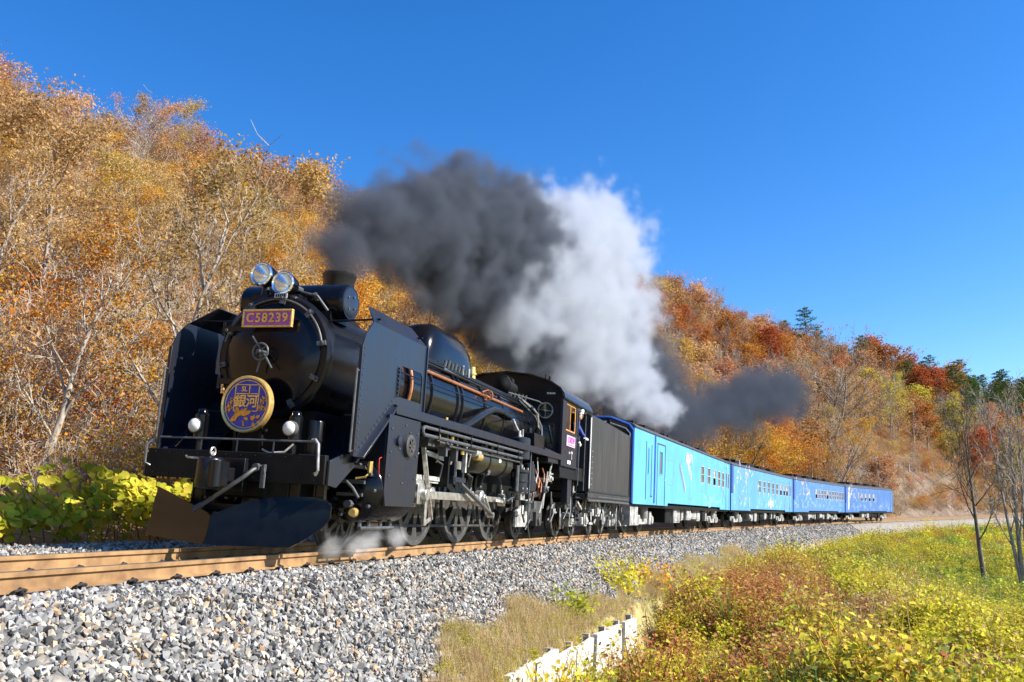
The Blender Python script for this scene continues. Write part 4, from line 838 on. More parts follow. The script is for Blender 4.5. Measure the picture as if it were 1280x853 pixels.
Q(MB().tube([(.17, 1.40, 1.25), (.17, 1.40, 3.05)], .017, 8).tube([(.1, 1.38, 3.03), (.17, 1.40, 3.03)], .012).tube([(.1, 1.38, 1.3), (.17, 1.40, 1.3)], .012), 'tender_grab_rail', M['white'])
st = MB()
for i in range(7): st.box(.02, .08, 1.375, 1.44, 1.35+i*.14, 1.365+i*.14)
Q(st, 'ladder_rungs', M['lgrey'])
Q(MB().box(TL-.05, .15, -1.36, 1.36, .98, 1.12).box(TL-.05, .15, 1.30, 1.38, 1.02, 1.15), 'tender_frame', M['tender'], bevel=.008)
Q(MB().tube([(.1, 1.36, .95), (-2, 1.36, .96), (TL, 1.36, .95)], .03, 8).tube([(-1, 1.37, 1.06), (TL+.2, 1.37, 1.06)], .02, 8), 'tender_pipe', M['grey'])
cl2 = MB()
for i in range(60):
    x = RNG.uniform(-3.6, -.4); y = RNG.uniform(-1, 1); z = 3.02+.16*(1-abs(y))*(1-abs(x+2)/2)
    cl2.sphere((x, y, z), RNG.uniform(.08, .17), 6, (1, .9, .7))
c_ = Q(cl2, 'coal', M['coal'], ang=5); c_['kind'] = 'stuff'
Q(MB().cyl((-4.55, .75, 3.05), (-4.55, .75, 3.42), .035, n=8).box(-4.6, -4.5, .7, .8, 3.38, 3.5).bar((-4.55, .75, 3.3), (-3.6, .75, 3.28), .05, .05).box(-3.65, -3.55, .7, .8, 3.05, 3.32), 'lamp_post', M['dark'])
Q(MB().lathe((-4.75, .25, 3.05), (0, 0, 1), [(0, .18), (.1, .2), (.16, .18), (.2, .06)], 16).lathe((-4.75, -.5, 3.05), (0, 0, 1), [(0, .1), (.25, .1), (.28, .03)], 12), 'filler_hatch', M['dark'])
def tw(nm, x, sg, par):
    e = empty(nm, (x, .56*sg, .43)); e.parent = par; e.rotation_euler = (0, x, 0 if sg > 0 else pi)
    for n_, me in zip(('tyre', 'hub', 'spokes'), sw): link(n_, me, e)
    return e
for k, x in enumerate((.38, -1.12, -3.05, -4.45)):
    for sg in (1, -1):
        tw('tender_wheel', x, sg, tender)
        jb = MB().box(x-.14, x+.14, .80*sg, 1.02*sg, .28, .62).box(x-.10, x+.10, 1.02*sg, 1.06*sg, .34, .56).cyl((x, 1.02*sg, .45), (x, 1.08*sg, .45), .08, n=12)
        Q(jb, 'axlebox', M['lgrey'] if k % 2 else M['under_'], bevel=.012)
        ls = MB()
        for j in range(5): ls.bar((x-.42+.07*j, .9*sg, .72+.035*j), (x+.42-.07*j, .9*sg, .72+.035*j), .08, .03)
        Q(ls, 'leaf_spring', M['grey'])
        Q(MB().tube([(x-.42, .95*sg, .74), (x-.36, 1.05*sg, .92), (x-.2, 1.07*sg, .80), (x-.1, 1.05*sg, .66)], .025, 8).tube([(x+.42, .95*sg, .74), (x+.34, 1.04*sg, .95)], .03, 8), 'spring_hanger', M['lgrey'])
for x0 in (-.37, -3.75):
    for sg in (1, -1):
        Q(MB().plate([(x0-.95, .36), (x0-.95, .58), (x0-.5, .62), (x0-.35, .40), (x0+.35, .40), (x0+.5, .62), (x0+.95, .58), (x0+.95, .36), (x0+.6, .30), (x0-.6, .30)], (), .05, .82*sg, 'y').box(x0-.2, x0+.2, .75*sg, .98*sg, .42, .78), 'bogie_frame', M['grey'], bevel=.008)
Q(MB().cyl((-2.1, .95, .75), (-2.1, 1.15, .75), .16, n=16).box(-2.35, -1.85, .6, 1.1, .55, .9).tube([(-1.7, 1.1, 1.0), (-1.75, 1.15, .7), (-1.6, 1.15, .55)], .02), 'brake_cylinder', M['lgrey'])
Q(MB().box(TL-.5, TL, -.12, .12, .78, .96).box(.1, .6, -.2, .2, .7, .9), 'drawbar', M['dark'])
Q(MB().box(-4.9, .1, -.7, .7, .62, .98), 'water_pocket', M['dark'])

for i in range(40):
    x = fr_.uniform(.1, -4.9); z = fr_.uniform(.3, 1.0); y = fr_.uniform(.98, 1.25); mm = fr_.choice([M['grey'], M['lgrey'], M['wheel'], M['lgrey']])
    if i % 3 == 0: Q(MB().tube([(x, y, z+.3), (x+.08, y+.03, z+.1), (x+fr_.uniform(-.2, .2), y, z-.15)], .018, 7), 'brake_pipe', mm)
    elif i % 3 == 1: Q(MB().bar((x, y, z), (x+fr_.uniform(-.4, .4), y, z+fr_.uniform(-.2, .2)), .03, .06), 'brake_lever', mm, bevel=.006)
    else: Q(MB().box(x-.06, x+.06, y-.05, y+.03, z-.09, z+.09), 'spring_bracket', mm, bevel=.01)

# ------------------------------------------------------------------ blue passenger coaches (origin at the front bogie; x forward)
M['pr_pink'] = mat('pale_pink_print', (.50, .42, .58), .45, var=.2); M['pr_white'] = mat('white_print', (.62, .78, .86), .45, var=.15)
M['pr_grey'] = mat('grey_violet_print', (.20, .25, .40), .45, var=.2); M['pr_yellow'] = mat('pale_yellow_print', (.66, .70, .45), .45, var=.15)
M['under'] = mat('pale_underframe_box', (.32, .32, .31), .6, var=.4, scale=4, dirt=(.13, .125, .115))
NOSE, LEN, HW = 3.0, 21.0, 1.40
cw_ = wheel_mesh(.43, .16, 5, 2.2)
def coach(s_front, name_label, col, wins, narrow, opened, lead=False, art=0):
    c = empty('passenger_coach', label=name_label, cat='train coach', group='blue coaches behind the tender')
    c.matrix_world = chord_matrix(s_front+NOSE, s_front+NOSE+14.6)
    side = mat('coach_side_paint', col, .34, var=.10, scale=.9, dirt=tuple(q*.86 for q in col), coat=.0, rvar=.05)
    X = lambda r: NOSE-r                       # r = metres behind the coach front
    B = lambda mb, n, m, par=c, bevel=0., ang=35: mb.build(n, m, par, bevel, ang)
    rr = random.Random(int(s_front)); wmat = mat('flake_print', tuple(q*.74+w*.26 for q, w in zip(col, (.62, .78, .86))), .45, var=.2)
    holes = []; W = []
    for r in wins: W.append((r, .39, 2.08, 2.86))
    for r in narrow: W.append((r, .19, 2.08, 2.90))
    if lead: W += [(3.95, .26, 2.05, 2.92), (2.0, .10, 2.0, 2.9)]
    for r, hw_, z0, z1 in W: holes.append([(X(r)-hw_, z0), (X(r)+hw_, z0), (X(r)+hw_, z1), (X(r)-hw_, z1)])
    out = [(X(0), .98), (X(0), 3.44), (X(LEN), 3.44), (X(LEN), .98), (X(17.6), .98), (X(17.6), 1.08), (X(5.2), 1.08), (X(5.2), .98)]
    for sg in (1, -1):
        if sg > 0:
            B(MB().plate(out, holes, .04, HW*sg, 'y'), 'side_wall', side)
        else: B(MB().plate(out, (), .04, -HW+.04, 'y'), 'side_wall', side)
    for k, (r, hw_, z0, z1) in enumerate(W):
        f = MB()
        for a0, a1, b0, b1 in ((-hw_, hw_, z0, z0+.045), (-hw_, hw_, z1-.045, z1), (-hw_, -hw_+.045, z0, z1), (hw_-.045, hw_, z0, z1)): f.box(X(r)+a0, X(r)+a1, HW-.034, HW+.008, b0+.0, b1)
        if hw_ > .3: f.box(X(r)-hw_, X(r)+hw_, HW-.03, HW+.006, (z0+z1)/2-.02, (z0+z1)/2+.02)
        fo = B(f, 'window', M['lgrey'] if not lead or r > 5 else side)
        zm = (z0+z1)/2
        if k in opened: B(MB().box(X(r)-hw_, X(r)+hw_, HW-.03, HW-.022, zm, z1), 'blind', M['under'], fo); B(MB().box(X(r)-hw_, X(r)+hw_, HW-.10, HW-.09, z0, zm), 'pane', M['glass'], fo)
        else: B(MB().box(X(r)-hw_, X(r)+hw_, HW-.03, HW-.022, z0, z1), 'pane', M['gglass'], fo)
    # roof
    pr = [(-1.42, 3.44), (-1.40, 3.48), (-1.32, 3.53), (-1.1, 3.62), (-.7, 3.72), (0, 3.78), (.7, 3.72), (1.1, 3.62), (1.32, 3.53), (1.40, 3.48), (1.42, 3.44)]
    rf = B(MB().loft([[(x, y, z) for y, z in pr] for x in (X(-.02), X(LEN+.02))]), 'roof', M['roofgrey'])
    B(MB().box(X(0), X(LEN), HW-.01, HW+.035, 3.415, 3.445), 'gutter', M['roofgrey'], rf)
    for r in (5.5, 9.6, 13.6, 17.2): B(MB().box(X(r)-.8, X(r)+.8, -.6, .6, 3.74, 3.93).box(X(r)-.6, X(r)+.6, -.4, .4, 3.93, 3.97), 'roof_unit', M['dark'], rf, .03)
    for r in (2.6, 7.6, 11.5, 15.5): B(MB().box(X(r)-.25, X(r)+.25, .25, .75, 3.68, 3.86), 'roof_ventilator', M['dark'], rf, .02)
    # ends
    endp = [(-1.38, .98), (1.38, .98), (1.38, 3.42), (1.25, 3.54), (.7, 3.70), (0, 3.76), (-.7, 3.70), (-1.25, 3.54), (-1.38, 3.42)]
    fp = M['dkblue']
    B(MB().plate(endp, [[(.55, 2.1), (1.22, 2.1), (1.22, 3.05), (.55, 3.05)], [(-1.22, 2.1), (-.55, 2.1), (-.55, 3.05), (-1.22, 3.05)]] if lead else (), .05, X(.0)+.012, 'x'), 'end_wall', fp)
    B(MB().plate(endp, (), .05, X(LEN)+.03, 'x'), 'end_wall', fp)
    if lead:
        for sg in (1, -1): B(MB().box(X(.02), X(.04), .55*sg, 1.22*sg, 2.1, 3.05), 'front_window', M['glass'])
        hd = MB().plate([(-1.25, 3.12), (1.25, 3.12), (1.2, 3.44), (.7, 3.60), (-.7, 3.60), (-1.2, 3.44)], (), .03, X(0)+.045, 'x')
        B(hd, 'front_visor_panel', M['glass'])
        ef = MB().tube([(X(0)+.05, 1.36, 1.0), (X(0)+.05, 1.36, 3.3), (X(0)+.05, 1.22, 3.48), (X(0)+.05, .6, 3.70), (X(0)+.05, -.6, 3.70), (X(0)+.05, -1.22, 3.48), (X(0)+.05, -1.36, 3.3), (X(0)+.05, -1.36, 1.0)], .05, 8)
        B(ef, 'front_edge', M['dkblue'])
        B(MB().tube([(X(0)+.08, 1.27, 1.6), (X(0)+.08, 1.27, 3.2), (X(0)+.08, 1.12, 3.36), (X(0)+.08, .5, 3.56), (X(0)+.08, -.5, 3.56)], .022, 6), 'front_trim', M['white'])
        B(MB().box(X(1.62), X(1.68), HW, HW+.012, 1.15, 3.1).box(X(2.42), X(2.46), HW, HW+.014, 1.25, 3.02).box(X(2.36), X(2.62), HW, HW+.012, 1.25, 1.29), 'door_seam', M['roofgrey'])
        B(MB().box(X(2.85), X(3.02), HW, HW+.02, 1.05, 3.38), 'downpipe_recess', M['dkblue'])
        dr_ = B(MB().box(X(3.32), X(3.36), HW, HW+.012, 1.0, 3.16).box(X(4.58), X(4.63), HW, HW+.014, 1.0, 3.16).box(X(3.32), X(4.63), HW, HW+.012, 3.13, 3.17), 'door_frame', M['roofgrey'])
        B(MB().box(X(4.50), X(4.56), HW, HW+.03, 1.85, 1.98), 'door_handle', M['steel'], dr_)
        B(MB().box(X(5.15), X(5.18), HW, HW+.004, 1.75, 2.7).box(X(5.15), X(6.1), HW, HW+.004, 2.68, 2.71).box(X(6.08), X(6.11), HW, HW+.004, 1.75, 2.7).box(X(5.15), X(6.1), HW, HW+.004, 1.75, 1.77), 'panel_seam', M['pr_grey'])
    else:
        B(MB().box(X(.0), X(.5), HW, HW+.012, 1.9, 3.38), 'blue_end_band', M['dkblue'])
    B(MB().box(X(20.62), X(20.66), HW, HW+.012, 1.0, 3.36).box(X(19.5), X(19.53), HW, HW+.012, 1.0, 3.2), 'door_seam', M['roofgrey'])
    B(MB().box(X(-.35), X(0), -.6, .6, 1.0, 3.2), 'gangway', M['rubber'], bevel=.03)
    # printed artwork (flat graphics on the side)
    y = HW+.004
    def feather(mb, r, z, a, L, w):
        d = (cos(a), sin(a)); n_ = (-d[1], d[0]); q = []
        for t, k in ((0, .1), (.2, .8), (.45, 1), (.75, .7), (1, .05), (.75, -.7), (.45, -1), (.2, -.8)): q.append((X(r)+d[0]*L*t+n_[0]*w*k, y, z+d[1]*L*t+n_[1]*w*k))
        mb.add(q, [tuple(range(8))])
    def line(mb, pts, w=.025):
        for (r0, z0), (r1, z1) in zip(pts, pts[1:]):
            dx, dz = X(r1)-X(r0), z1-z0; l = sqrt(dx*dx+dz*dz)+1e-6; nx, nz = -dz/l*w/2, dx/l*w/2
            mb.add([(X(r0)+nx, y, z0+nz), (X(r1)+nx, y, z1+nz), (X(r1)-nx, y, z1-nz), (X(r0)-nx, y, z0-nz)], [(0, 1, 2, 3)])
    pk, wh, gr, yl = MB(), MB(), MB(), MB()
    if art == 0:
        for i in range(9): feather(pk, 9.2+.12*i-.4, 3.25-.10*i*(i % 2), -1.2-.1*i, .55, .10)
        line(gr, [(8.3, 2.75), (8.6, 3.1), (9.2, 3.2), (9.9, 2.9), (9.6, 2.4), (9.3, 2.2), (9.5, 1.9), (9.4, 1.35), (9.9, 1.3), (10.2, 1.45)])
        for i in range(13): feather(gr, 7.4+.09*i, 2.72-.075*i, -.9-.2*(i % 3), .34, .05); feather(pk, 7.5+.09*i, 2.66-.075*i, -1.9, .22, .05)
        line(gr, [(17.6, 2.15), (18.6, 1.85), (19.4, 1.5)], .06); line(gr, [(18.9, 2.0), (18.3, 1.5), (18.6, 1.3)], .06); line(gr, [(12.2, 1.98), (12.2, 1.72), (12.7, 1.7)])
        for i in range(26): feather(wh, rr.uniform(13, 18), rr.uniform(1.15, 1.6), rr.uniform(-.6, .6), rr.uniform(.2, .5), rr.uniform(.03, .09))
        for i in range(14): feather(wh, rr.uniform(17, 20.5), rr.uniform(2.95, 3.3), rr.uniform(0, 3), rr.uniform(.15, .4), .05)
    else:
        for i in range(60): feather(wh, rr.uniform(.8, 20.4), abs(rr.gauss(0, .5))+1.12, rr.uniform(0, 3.1), rr.uniform(.25, .8), rr.uniform(.03, .14))
        for i in range(26): feather(wh, rr.uniform(6, 20.2), 3.32-abs(rr.gauss(0, .14)), rr.uniform(0, 3.1), rr.uniform(.1, .35), rr.uniform(.02, .06))
        for i in range(22): feather(pk, rr.uniform(1, 5.5), rr.uniform(2.2, 3.3), rr.uniform(0, 3.1), rr.uniform(.2, .7), rr.uniform(.03, .09))
        if art == 1:
            line(gr, [(2, 2.2), (2.6, 2.7), (3.1, 2.4), (2.8, 1.9), (3.6, 1.5), (4.3, 1.9), (4.0, 2.6), (4.8, 3.0)]); line(gr, [(1.8, 1.7), (2.4, 1.4), (3.0, 1.8), (4.6, 1.3), (5.6, 2.1), (5.9, 2.6)]); line(gr, [(2.2, 3.2), (3.0, 3.0), (3.4, 2.7)])
            for i in range(12): feather(yl, 12+rr.uniform(-.8, .8), 1.12+rr.random()*.35, rr.uniform(0, 3), .4, .12)
            for i in range(5): feather(gr, 17.3+.1*i, 1.75-.1*i, -1.2, .4, .06)
        if art == 2:
            for i in range(40): t = i/39; feather(wh, 4.2+3.5*t*t, 3.2-2.0*t+.2*rr.random(), 2.0, .3, .06)
        if art == 3:
            for i in range(34): feather(yl, .9+.35*rr.random()+.3*(i/34), 1.2+2.0*i/34, rr.uniform(1, 2.2), .45, .09)
    for mb, nm, mm in ((pk, 'printed_pink_plumage', M['pr_pink']), (wh, 'printed_white_flakes', wmat), (gr, 'printed_line_drawing', M['pr_grey']), (yl, 'printed_yellow_plume', M['pr_yellow'])):
        if mb.v: o = B(mb, nm, mm); o['kind'] = 'stuff'; o.location = (0, {'p': .0, 'w': .001}.get(nm[8], 0)*0+({'printed_pink_plumage': .001, 'printed_white_flakes': 0, 'printed_line_drawing': .003, 'printed_yellow_plume': .002}[nm]), 0)
    # underframe
    B(MB().box(X(.1), X(LEN-.1), -1.3, 1.3, .88, 1.02), 'underframe', M['dark'])
    xx = 6.1; i = 0
    while xx < 15.4:
        w = rr.uniform(.35, 1.0); h = rr.uniform(.35, .55); mm = M['under'] if rr.random() < .66 else M['dark']; yy = 1.22-rr.random()*.12
        if rr.random() < .25: B(MB().lathe((X(xx+w), .98, .62), (1, 0, 0), [(0, .05), (.04, .2), (w-.04, .2), (w, .05)], 18), 'underfloor_tank', mm)
        else:
            q = MB().box(X(xx), X(xx+w), .5, yy, .88-h, .88); q.box(X(xx+.05), X(xx+w-.05), yy, yy+.02, .88-h+.06, .82); B(q, 'underfloor_box', mm, bevel=.01)
        xx += w+rr.uniform(.08, .3)
    B(MB().box(X(6), X(15.5), -.8, .4, .40, .88), 'underfloor_machinery', M['dark'])
    for rb in (3.0, 17.6):
        for dx in (1.05, -1.05):
            for sg in (1, -1):
                e = empty('coach_wheel', (X(rb)+dx, .56*sg, .43)); e.parent = c; e.rotation_euler = (0, dx+rb, 0 if sg > 0 else pi)
                link('tyre', cw_[0], e); link('hub', cw_[1], e); link('spokes', cw_[2], e)
        B(MB().plate([(X(rb)-1.4, .40), (X(rb)-1.4, .62), (X(rb)-.5, .62), (X(rb)-.35, .48), (X(rb)+.35, .48), (X(rb)+.5, .62), (X(rb)+1.4, .62), (X(rb)+1.4, .40), (X(rb)+.4, .30), (X(rb)-.4, .30)], (), .08, 1.02, 'y'), 'bogie_frame', M['lgrey'], bevel=.01)
        for dx in (1.05, -1.05): B(MB().cyl((X(rb)+dx, 1.0, .45), (X(rb)+dx, 1.12, .45), .13, n=16).box(X(rb)+dx-.16, X(rb)+dx+.16, .9, 1.06, .34, .60), 'axlebox', M['under'])
        B(MB().cyl((X(rb), 1.02, .5), (X(rb), 1.02, .88), .16, n=14).box(X(rb)-.9, X(rb)-.6, .9, 1.1, .3, .75), 'bogie_spring', M['under'])
        B(MB().box(X(rb)-1.2, X(rb)+1.2, -.9, .8, .40, .75), 'bogie_bolster', M['dark'])
    if lead:
        B(MB().plate([(X(.05), .30), (X(1.1), .30), (X(1.1), .95), (X(.05), .95)], (), .03, 1.30, 'y').box(X(.05), X(.08), -1.3, 1.3, .30, .95), 'front_skirt', M['under'])
        B(MB().loft([[(X(-.1), .3, .22), (X(-.1), 1.2, .30), (X(-.1), 1.2, .27), (X(-.1), .3, .19)], [(X(1.5), .3, .30), (X(1.5), 1.25, .34), (X(1.5), 1.25, .31), (X(1.5), .3, .27)]]), 'rail_guard', M['under'])
    return c
coach(14.9, 'pale cyan leading coach with side door, directly behind the black tender', (.095, .385, .70), (12.5, 14.2, 15.8, 17.2, 18.5), (19.6, 20.3), (2,), True, 0)
coach(36.3, 'sky blue second coach with a long row of windows and fine line drawing', (.085, .30, .64), (8.0, 9.6, 11.1, 12.7, 14.2, 15.8, 17.2, 18.4), (19.3, 20.1), (5, 6, 7), False, 1)
coach(57.7, 'mid blue third coach with windows and pale arc of printed flakes', (.058, .195, .50), tuple(8.2+1.15*i for i in range(11)), (20.5,), (0, 4), False, 2)
coach(79.1, 'deeper blue rearmost coach with few windows and tall pale yellow plume', (.042, .145, .40), (6.5, 8.0, 9.7, 11.5), (5.4,), (0, 1, 2, 3), False, 3)

# ------------------------------------------------------------------ engine driver leaning out of the cab doorway
def skin_obj(name, verts, edges, radii, m, parent, root=0, lev=2):
    me = bpy.data.meshes.new(name); me.from_pydata(verts, edges, []); o = bpy.data.objects.new(name, me); COL.objects.link(o); o.parent = parent
    md = o.modifiers.new('skin', 'SKIN'); md.use_smooth_shade = True
    for i, r in enumerate(radii): me.skin_vertices[0].data[i].radius = (r, r) if not hasattr(r, '__len__') else r
    me.skin_vertices[0].data[root].use_root = True
    sb = o.modifiers.new('sub', 'SUBSURF'); sb.levels = lev; sb.render_levels = lev; me.materials.append(m); return o
pr_root = empty('person', label='engine driver in blue uniform and pale cap leaning out of the cab doorway', cat='person')
pr_root.matrix_world = pose_matrix(0) @ Matrix.Translation((-8.25, 1.12, 1.55))
# local: x forward (towards engine front), y outwards, z up; feet at z=0, upper body leans outwards and he looks forward
bv_ = [(0, 0, .84), (0, .03, .98), (.0, .08, 1.14), (.01, .14, 1.26), (.02, .185, 1.335), (.02, .20, 1.39),
       (.14, .13, 1.25), (.23, .17, 1.02), (.27, .27, .86), (-.13, .15, 1.25), (-.22, .26, 1.05), (-.10, .36, .95),
       (.09, -.01, .80), (.11, .02, .44), (.09, -.02, .07), (.19, -.01, .03), (-.09, -.01, .80), (-.10, .04, .44), (-.12, -.04, .07), (-.02, -.03, .03)]
be_ = [(0, 1), (1, 2), (2, 3), (3, 4), (4, 5), (3, 6), (6, 7), (7, 8), (3, 9), (9, 10), (10, 11), (0, 12), (12, 13), (13, 14), (14, 15), (0, 16), (16, 17), (17, 18), (18, 19)]
br_ = [(.15, .11), (.145, .11), (.17, .12), (.15, .10), .06, .055, .065, .05, .037, .065, .05, .037, .09, .065, .045, .04, .09, .065, .045, .04]
body = skin_obj('body', bv_, be_, br_, M['uniform'], pr_root)
hd = MB().sphere((.03, .22, 1.49), .1, 20, (1.08, .82, 1.2))
head = hd.build('head', M['skin'], pr_root, ang=80)
fc = MB()
fc.loft([[(.125, .22-.012, 1.50), (.125, .22+.012, 1.50), (.13, .22+.014, 1.47), (.13, .22-.014, 1.47)], [(.150, .22-.008, 1.475), (.150, .22+.008, 1.475), (.152, .22+.012, 1.46), (.152, .22-.012, 1.46)]])
for sg in (1, -1): fc.sphere((.02, .22+.083*sg, 1.485), .028, 8, (.6, .35, 1.1))
fc.build('nose_and_ears', M['skin'], head)
ey = MB()
for sg in (1, -1): ey.sphere((.122, .22+.034*sg, 1.505), .011, 8)
ey.build('eyes', M['hair'], head); MB().box(.124, .133, .195, .245, 1.428, 1.436).build('mouth', mat('lips', (.4, .16, .13), .5), head)
MB().lathe((.005, .22, 1.46), (-.35, 0, 1), [(0, .098), (.04, .102), (.09, .095), (.1, .05)], 18).build('hair', M['hair'], head, ang=60)
MB().lathe((.02, .22, 1.535), (-.08, 0, 1), [(0, .104), (.035, .106), (.06, .112), (.09, .118), (.115, .10), (.125, .03)], 24).loft([[(.10, .13, 1.545), (.125, .22, 1.545), (.10, .31, 1.545), (.10, .31, 1.555), (.125, .22, 1.557), (.10, .13, 1.555)], [(.15, .15, 1.525), (.19, .22, 1.522), (.15, .29, 1.525), (.15, .29, 1.533), (.19, .22, 1.532), (.15, .15, 1.533)]]).build('cap', M['cap'], head, ang=50)
def hand(pos, d, nm):
    e = empty(nm, pos); e.parent = pr_root; d = Vector(d).normalized(); sd_ = d.cross(Vector((0, 0, 1))).normalized(); dn = d.cross(sd_)
    pv_ = [Vector((0, 0, 0)), d*.045, d*.085]; pe = [(0, 1), (1, 2)]
    skin_obj('palm', [p[:] for p in pv_], pe, [(.026, .02), (.036, .016), (.034, .014)], M['glove'], e, 0, 1)
    for k, (of, L) in enumerate(((-.03, .068), (-.01, .078), (.011, .073), (.03, .058))):
        p0 = d*.08+sd_*of; p1 = p0+d*L*.45+dn*.006; p2 = p1+d*L*.3-dn*-.018; p3 = p2+d*L*.15+dn*.022
        skin_obj('finger', [p0[:], p1[:], p2[:], p3[:]], [(0, 1), (1, 2), (2, 3)], [.0095, .009, .0085, .008], M['glove'], e, 0, 1)
    p0 = d*.025+sd_*.03; skin_obj('thumb', [p0[:], (p0+sd_*.03+d*.025)[:], (p0+sd_*.035+d*.055+dn*.012)[:]], [(0, 1), (1, 2)], [.012, .0105, .009], M['glove'], e, 0, 1)
hand((.275, .285, .845), (.15, .5, -.8), 'hand'); hand((-.08, .375, .945), (.8, .5, -.2), 'hand')

# ------------------------------------------------------------------ trees and plants
QUAD = [(np.array([[-.5, 0, 0], [0, -.38, .06], [.5, 0, 0], [0, .38, .06]]), np.array([[0, 1, 2, 3]]))]
def tube_np(V, F, pts, r0, r1, n):
    o = len(V); pts = np.asarray(pts, float); k = len(pts); d = np.gradient(pts, axis=0); d /= np.linalg.norm(d, axis=1)[:, None]+1e-9
    ref = np.array([0, 0, 1.]) if abs(d[0, 2]) < .9 else np.array([1., 0, 0])
    for i in range(k):
        a = np.cross(d[i], ref); a /= np.linalg.norm(a)+1e-9; b = np.cross(d[i], a); r = r0+(r1-r0)*i/(k-1)
        for j in range(n): t = 2*pi*j/n; V.append(pts[i]+(a*cos(t)+b*sin(t))*r)
    for i in range(k-1):
        for j in range(n): F.append((o+i*n+j, o+i*n+(j+1) % n, o+(i+1)*n+(j+1) % n, o+(i+1)*n+j))
def tree_parts(seed, H=10., spread=3.2, trunk_r=.16, lean=(0, 0), base=.3, limbs=9, subs=5, twigs=4, leaves=3500, lsize=.26, clump=.5, up=.55, forks=1, keep=1., wob=.07):
    """returns (trunk+limb arrays, twig arrays, leaf arrays); z=0 is the ground"""
    g = np.random.default_rng(seed); TV, TF, WV, WF = [], [], [], []; tips = []
    def path(p, d, L, n, wob, lift):
        q = [np.array(p)]; d = np.array(d, float)
        for i in range(n):
            d = d+g.normal(0, wob, 3)+np.array([0, 0, lift]); d /= np.linalg.norm(d); q.append(q[-1]+d*L/n)
        return np.array(q), d
    for f in range(forks):
        a0 = g.uniform(0, 2*pi); ld = np.array([lean[0], lean[1], 1.])+(0 if forks == 1 else 1)*np.array([cos(a0), sin(a0), 0])*.09
        tp, _ = path((g.normal(0, .12)*(forks > 1), g.normal(0, .12)*(forks > 1), -.3), ld/np.linalg.norm(ld), H*.92, 7, wob, .02)
        tube_np(TV, TF, tp, trunk_r*(1 if f == 0 else .8), trunk_r*.16, 6)
        nl = limbs if forks == 1 else max(4, int(limbs*.6))
        for i in range(nl):
            t = base+(1-base)*(i+g.random()*.8)/nl; k = t*7; i0 = min(6, int(k)); p = tp[i0]+(tp[i0+1]-tp[i0])*(k-i0)
            az = i*2.4+g.normal(0, .4)+a0; el = up+.5*t+g.normal(0, .15)
            d = np.array([cos(az)*cos(el)+lean[0]*.5, sin(az)*cos(el)+lean[1]*.5, sin(el)]); d /= np.linalg.norm(d)
            prof = (1-((t-base)/(1-base)-.35)**2*1.1); L = spread*max(.35, prof)*g.uniform(.8, 1.2)
            lp, _ = path(p, d, L, 4, .12, .06); r = trunk_r*(.42-.25*t); tube_np(TV, TF, lp, r, r*.3, 4); tips.append(lp[-1])
            for j in range(subs):
                u = .3+.7*(j+g.random())/subs; k2 = u*4; j0 = min(3, int(k2)); sp = lp[j0]+(lp[j0+1]-lp[j0])*(k2-j0)
                dd = (lp[j0+1]-lp[j0]); dd /= np.linalg.norm(dd)+1e-9; d2 = dd+g.normal(0, .55, 3)+np.array([0, 0, .15]); d2 /= np.linalg.norm(d2)
                bp_, _ = path(sp, d2, L*g.uniform(.3, .5), 3, .15, .05); tube_np(WV, WF, bp_, r*.35, r*.14, 3); tips += [bp_[-1], bp_[2]]
                for m in range(twigs):
                    e = bp_[1+m % 3]; d3 = d2+g.normal(0, .6, 3)+np.array([0, 0, .12]); d3 /= np.linalg.norm(d3)
                    wp, _ = path(e, d3, L*g.uniform(.16, .30), 2, .2, .04); tube_np(WV, WF, wp, r*.16+.006, .006, 3); tips.append(wp[-1])
    tips = np.array(tips)
    lv = None
    if leaves:
        tk = tips[g.random(len(tips)) < keep]
        c = g.integers(0, len(tk), leaves); pos = tk[c]+g.normal(0, clump, (leaves, 3))*np.array([1, 1, .7]); cv = g.random(len(tk))
        rad = lsize*g.uniform(.6, 1.25, leaves); e = np.stack([g.normal(0, .7, leaves), g.normal(0, .7, leaves), g.uniform(0, 2*pi, leaves)], -1)
        R_ = rot_mats(e); V = np.einsum('nij,kj->nki', R_, QUAD[0][0])*rad[:, None, None]+pos[:, None, :]
        F = np.arange(leaves*4).reshape(-1, 4); lv = (V.reshape(-1, 3), F, np.clip(.55*cv[c]+.45*g.random(leaves), 0, 1))
    return (np.array(TV), np.array(TF)), (np.array(WV), np.array(WF)), lv
def merge(parts):
    V, F, A, MI = [], [], [], []; o = 0
    for v, f, a, mi in parts:
        if v is None or not len(v): continue
        V.append(v); F.append(np.asarray(f)+o); A.append(np.full(len(f), .5) if a is None else a); MI.append(np.full(len(f), mi)); o += len(v)
    return np.concatenate(V), np.concatenate(F), np.concatenate(A), np.concatenate(MI)
class Tree:
    def __init__(s, seed, bark, leaf_default='gold', conifer=False, **kw):
        t, w, l = tree_parts(seed, **kw); s.H = kw.get('H', 10.)
        s.trunk = mesh_np('trunk', t[0], t[1], [bark], smooth=True)
        v, f, a, mi = merge([(w[0], w[1], None, 1)]+([(l[0], l[1], l[2], 0)] if l else []))
        s.crown = mesh_np('crown', v, f, [LM[leaf_default], bark], a, midx=mi)
        s.arr = (t, w, l); s.bark = bark; s.cache = {}
    def merged(s, leaf):
        if leaf not in s.cache:
            t, w, l = s.arr; v, f, a, mi = merge([(t[0], t[1], None, 1), (w[0], w[1], None, 1)]+([(l[0], l[1], l[2], 0)] if l else []))
            o = bpy.data.objects.new('template', mesh_np('template', v, f, [LM[leaf], s.bark], a, midx=mi)); s.cache[leaf] = o
        return s.cache[leaf]
LEAN = (0., .34)
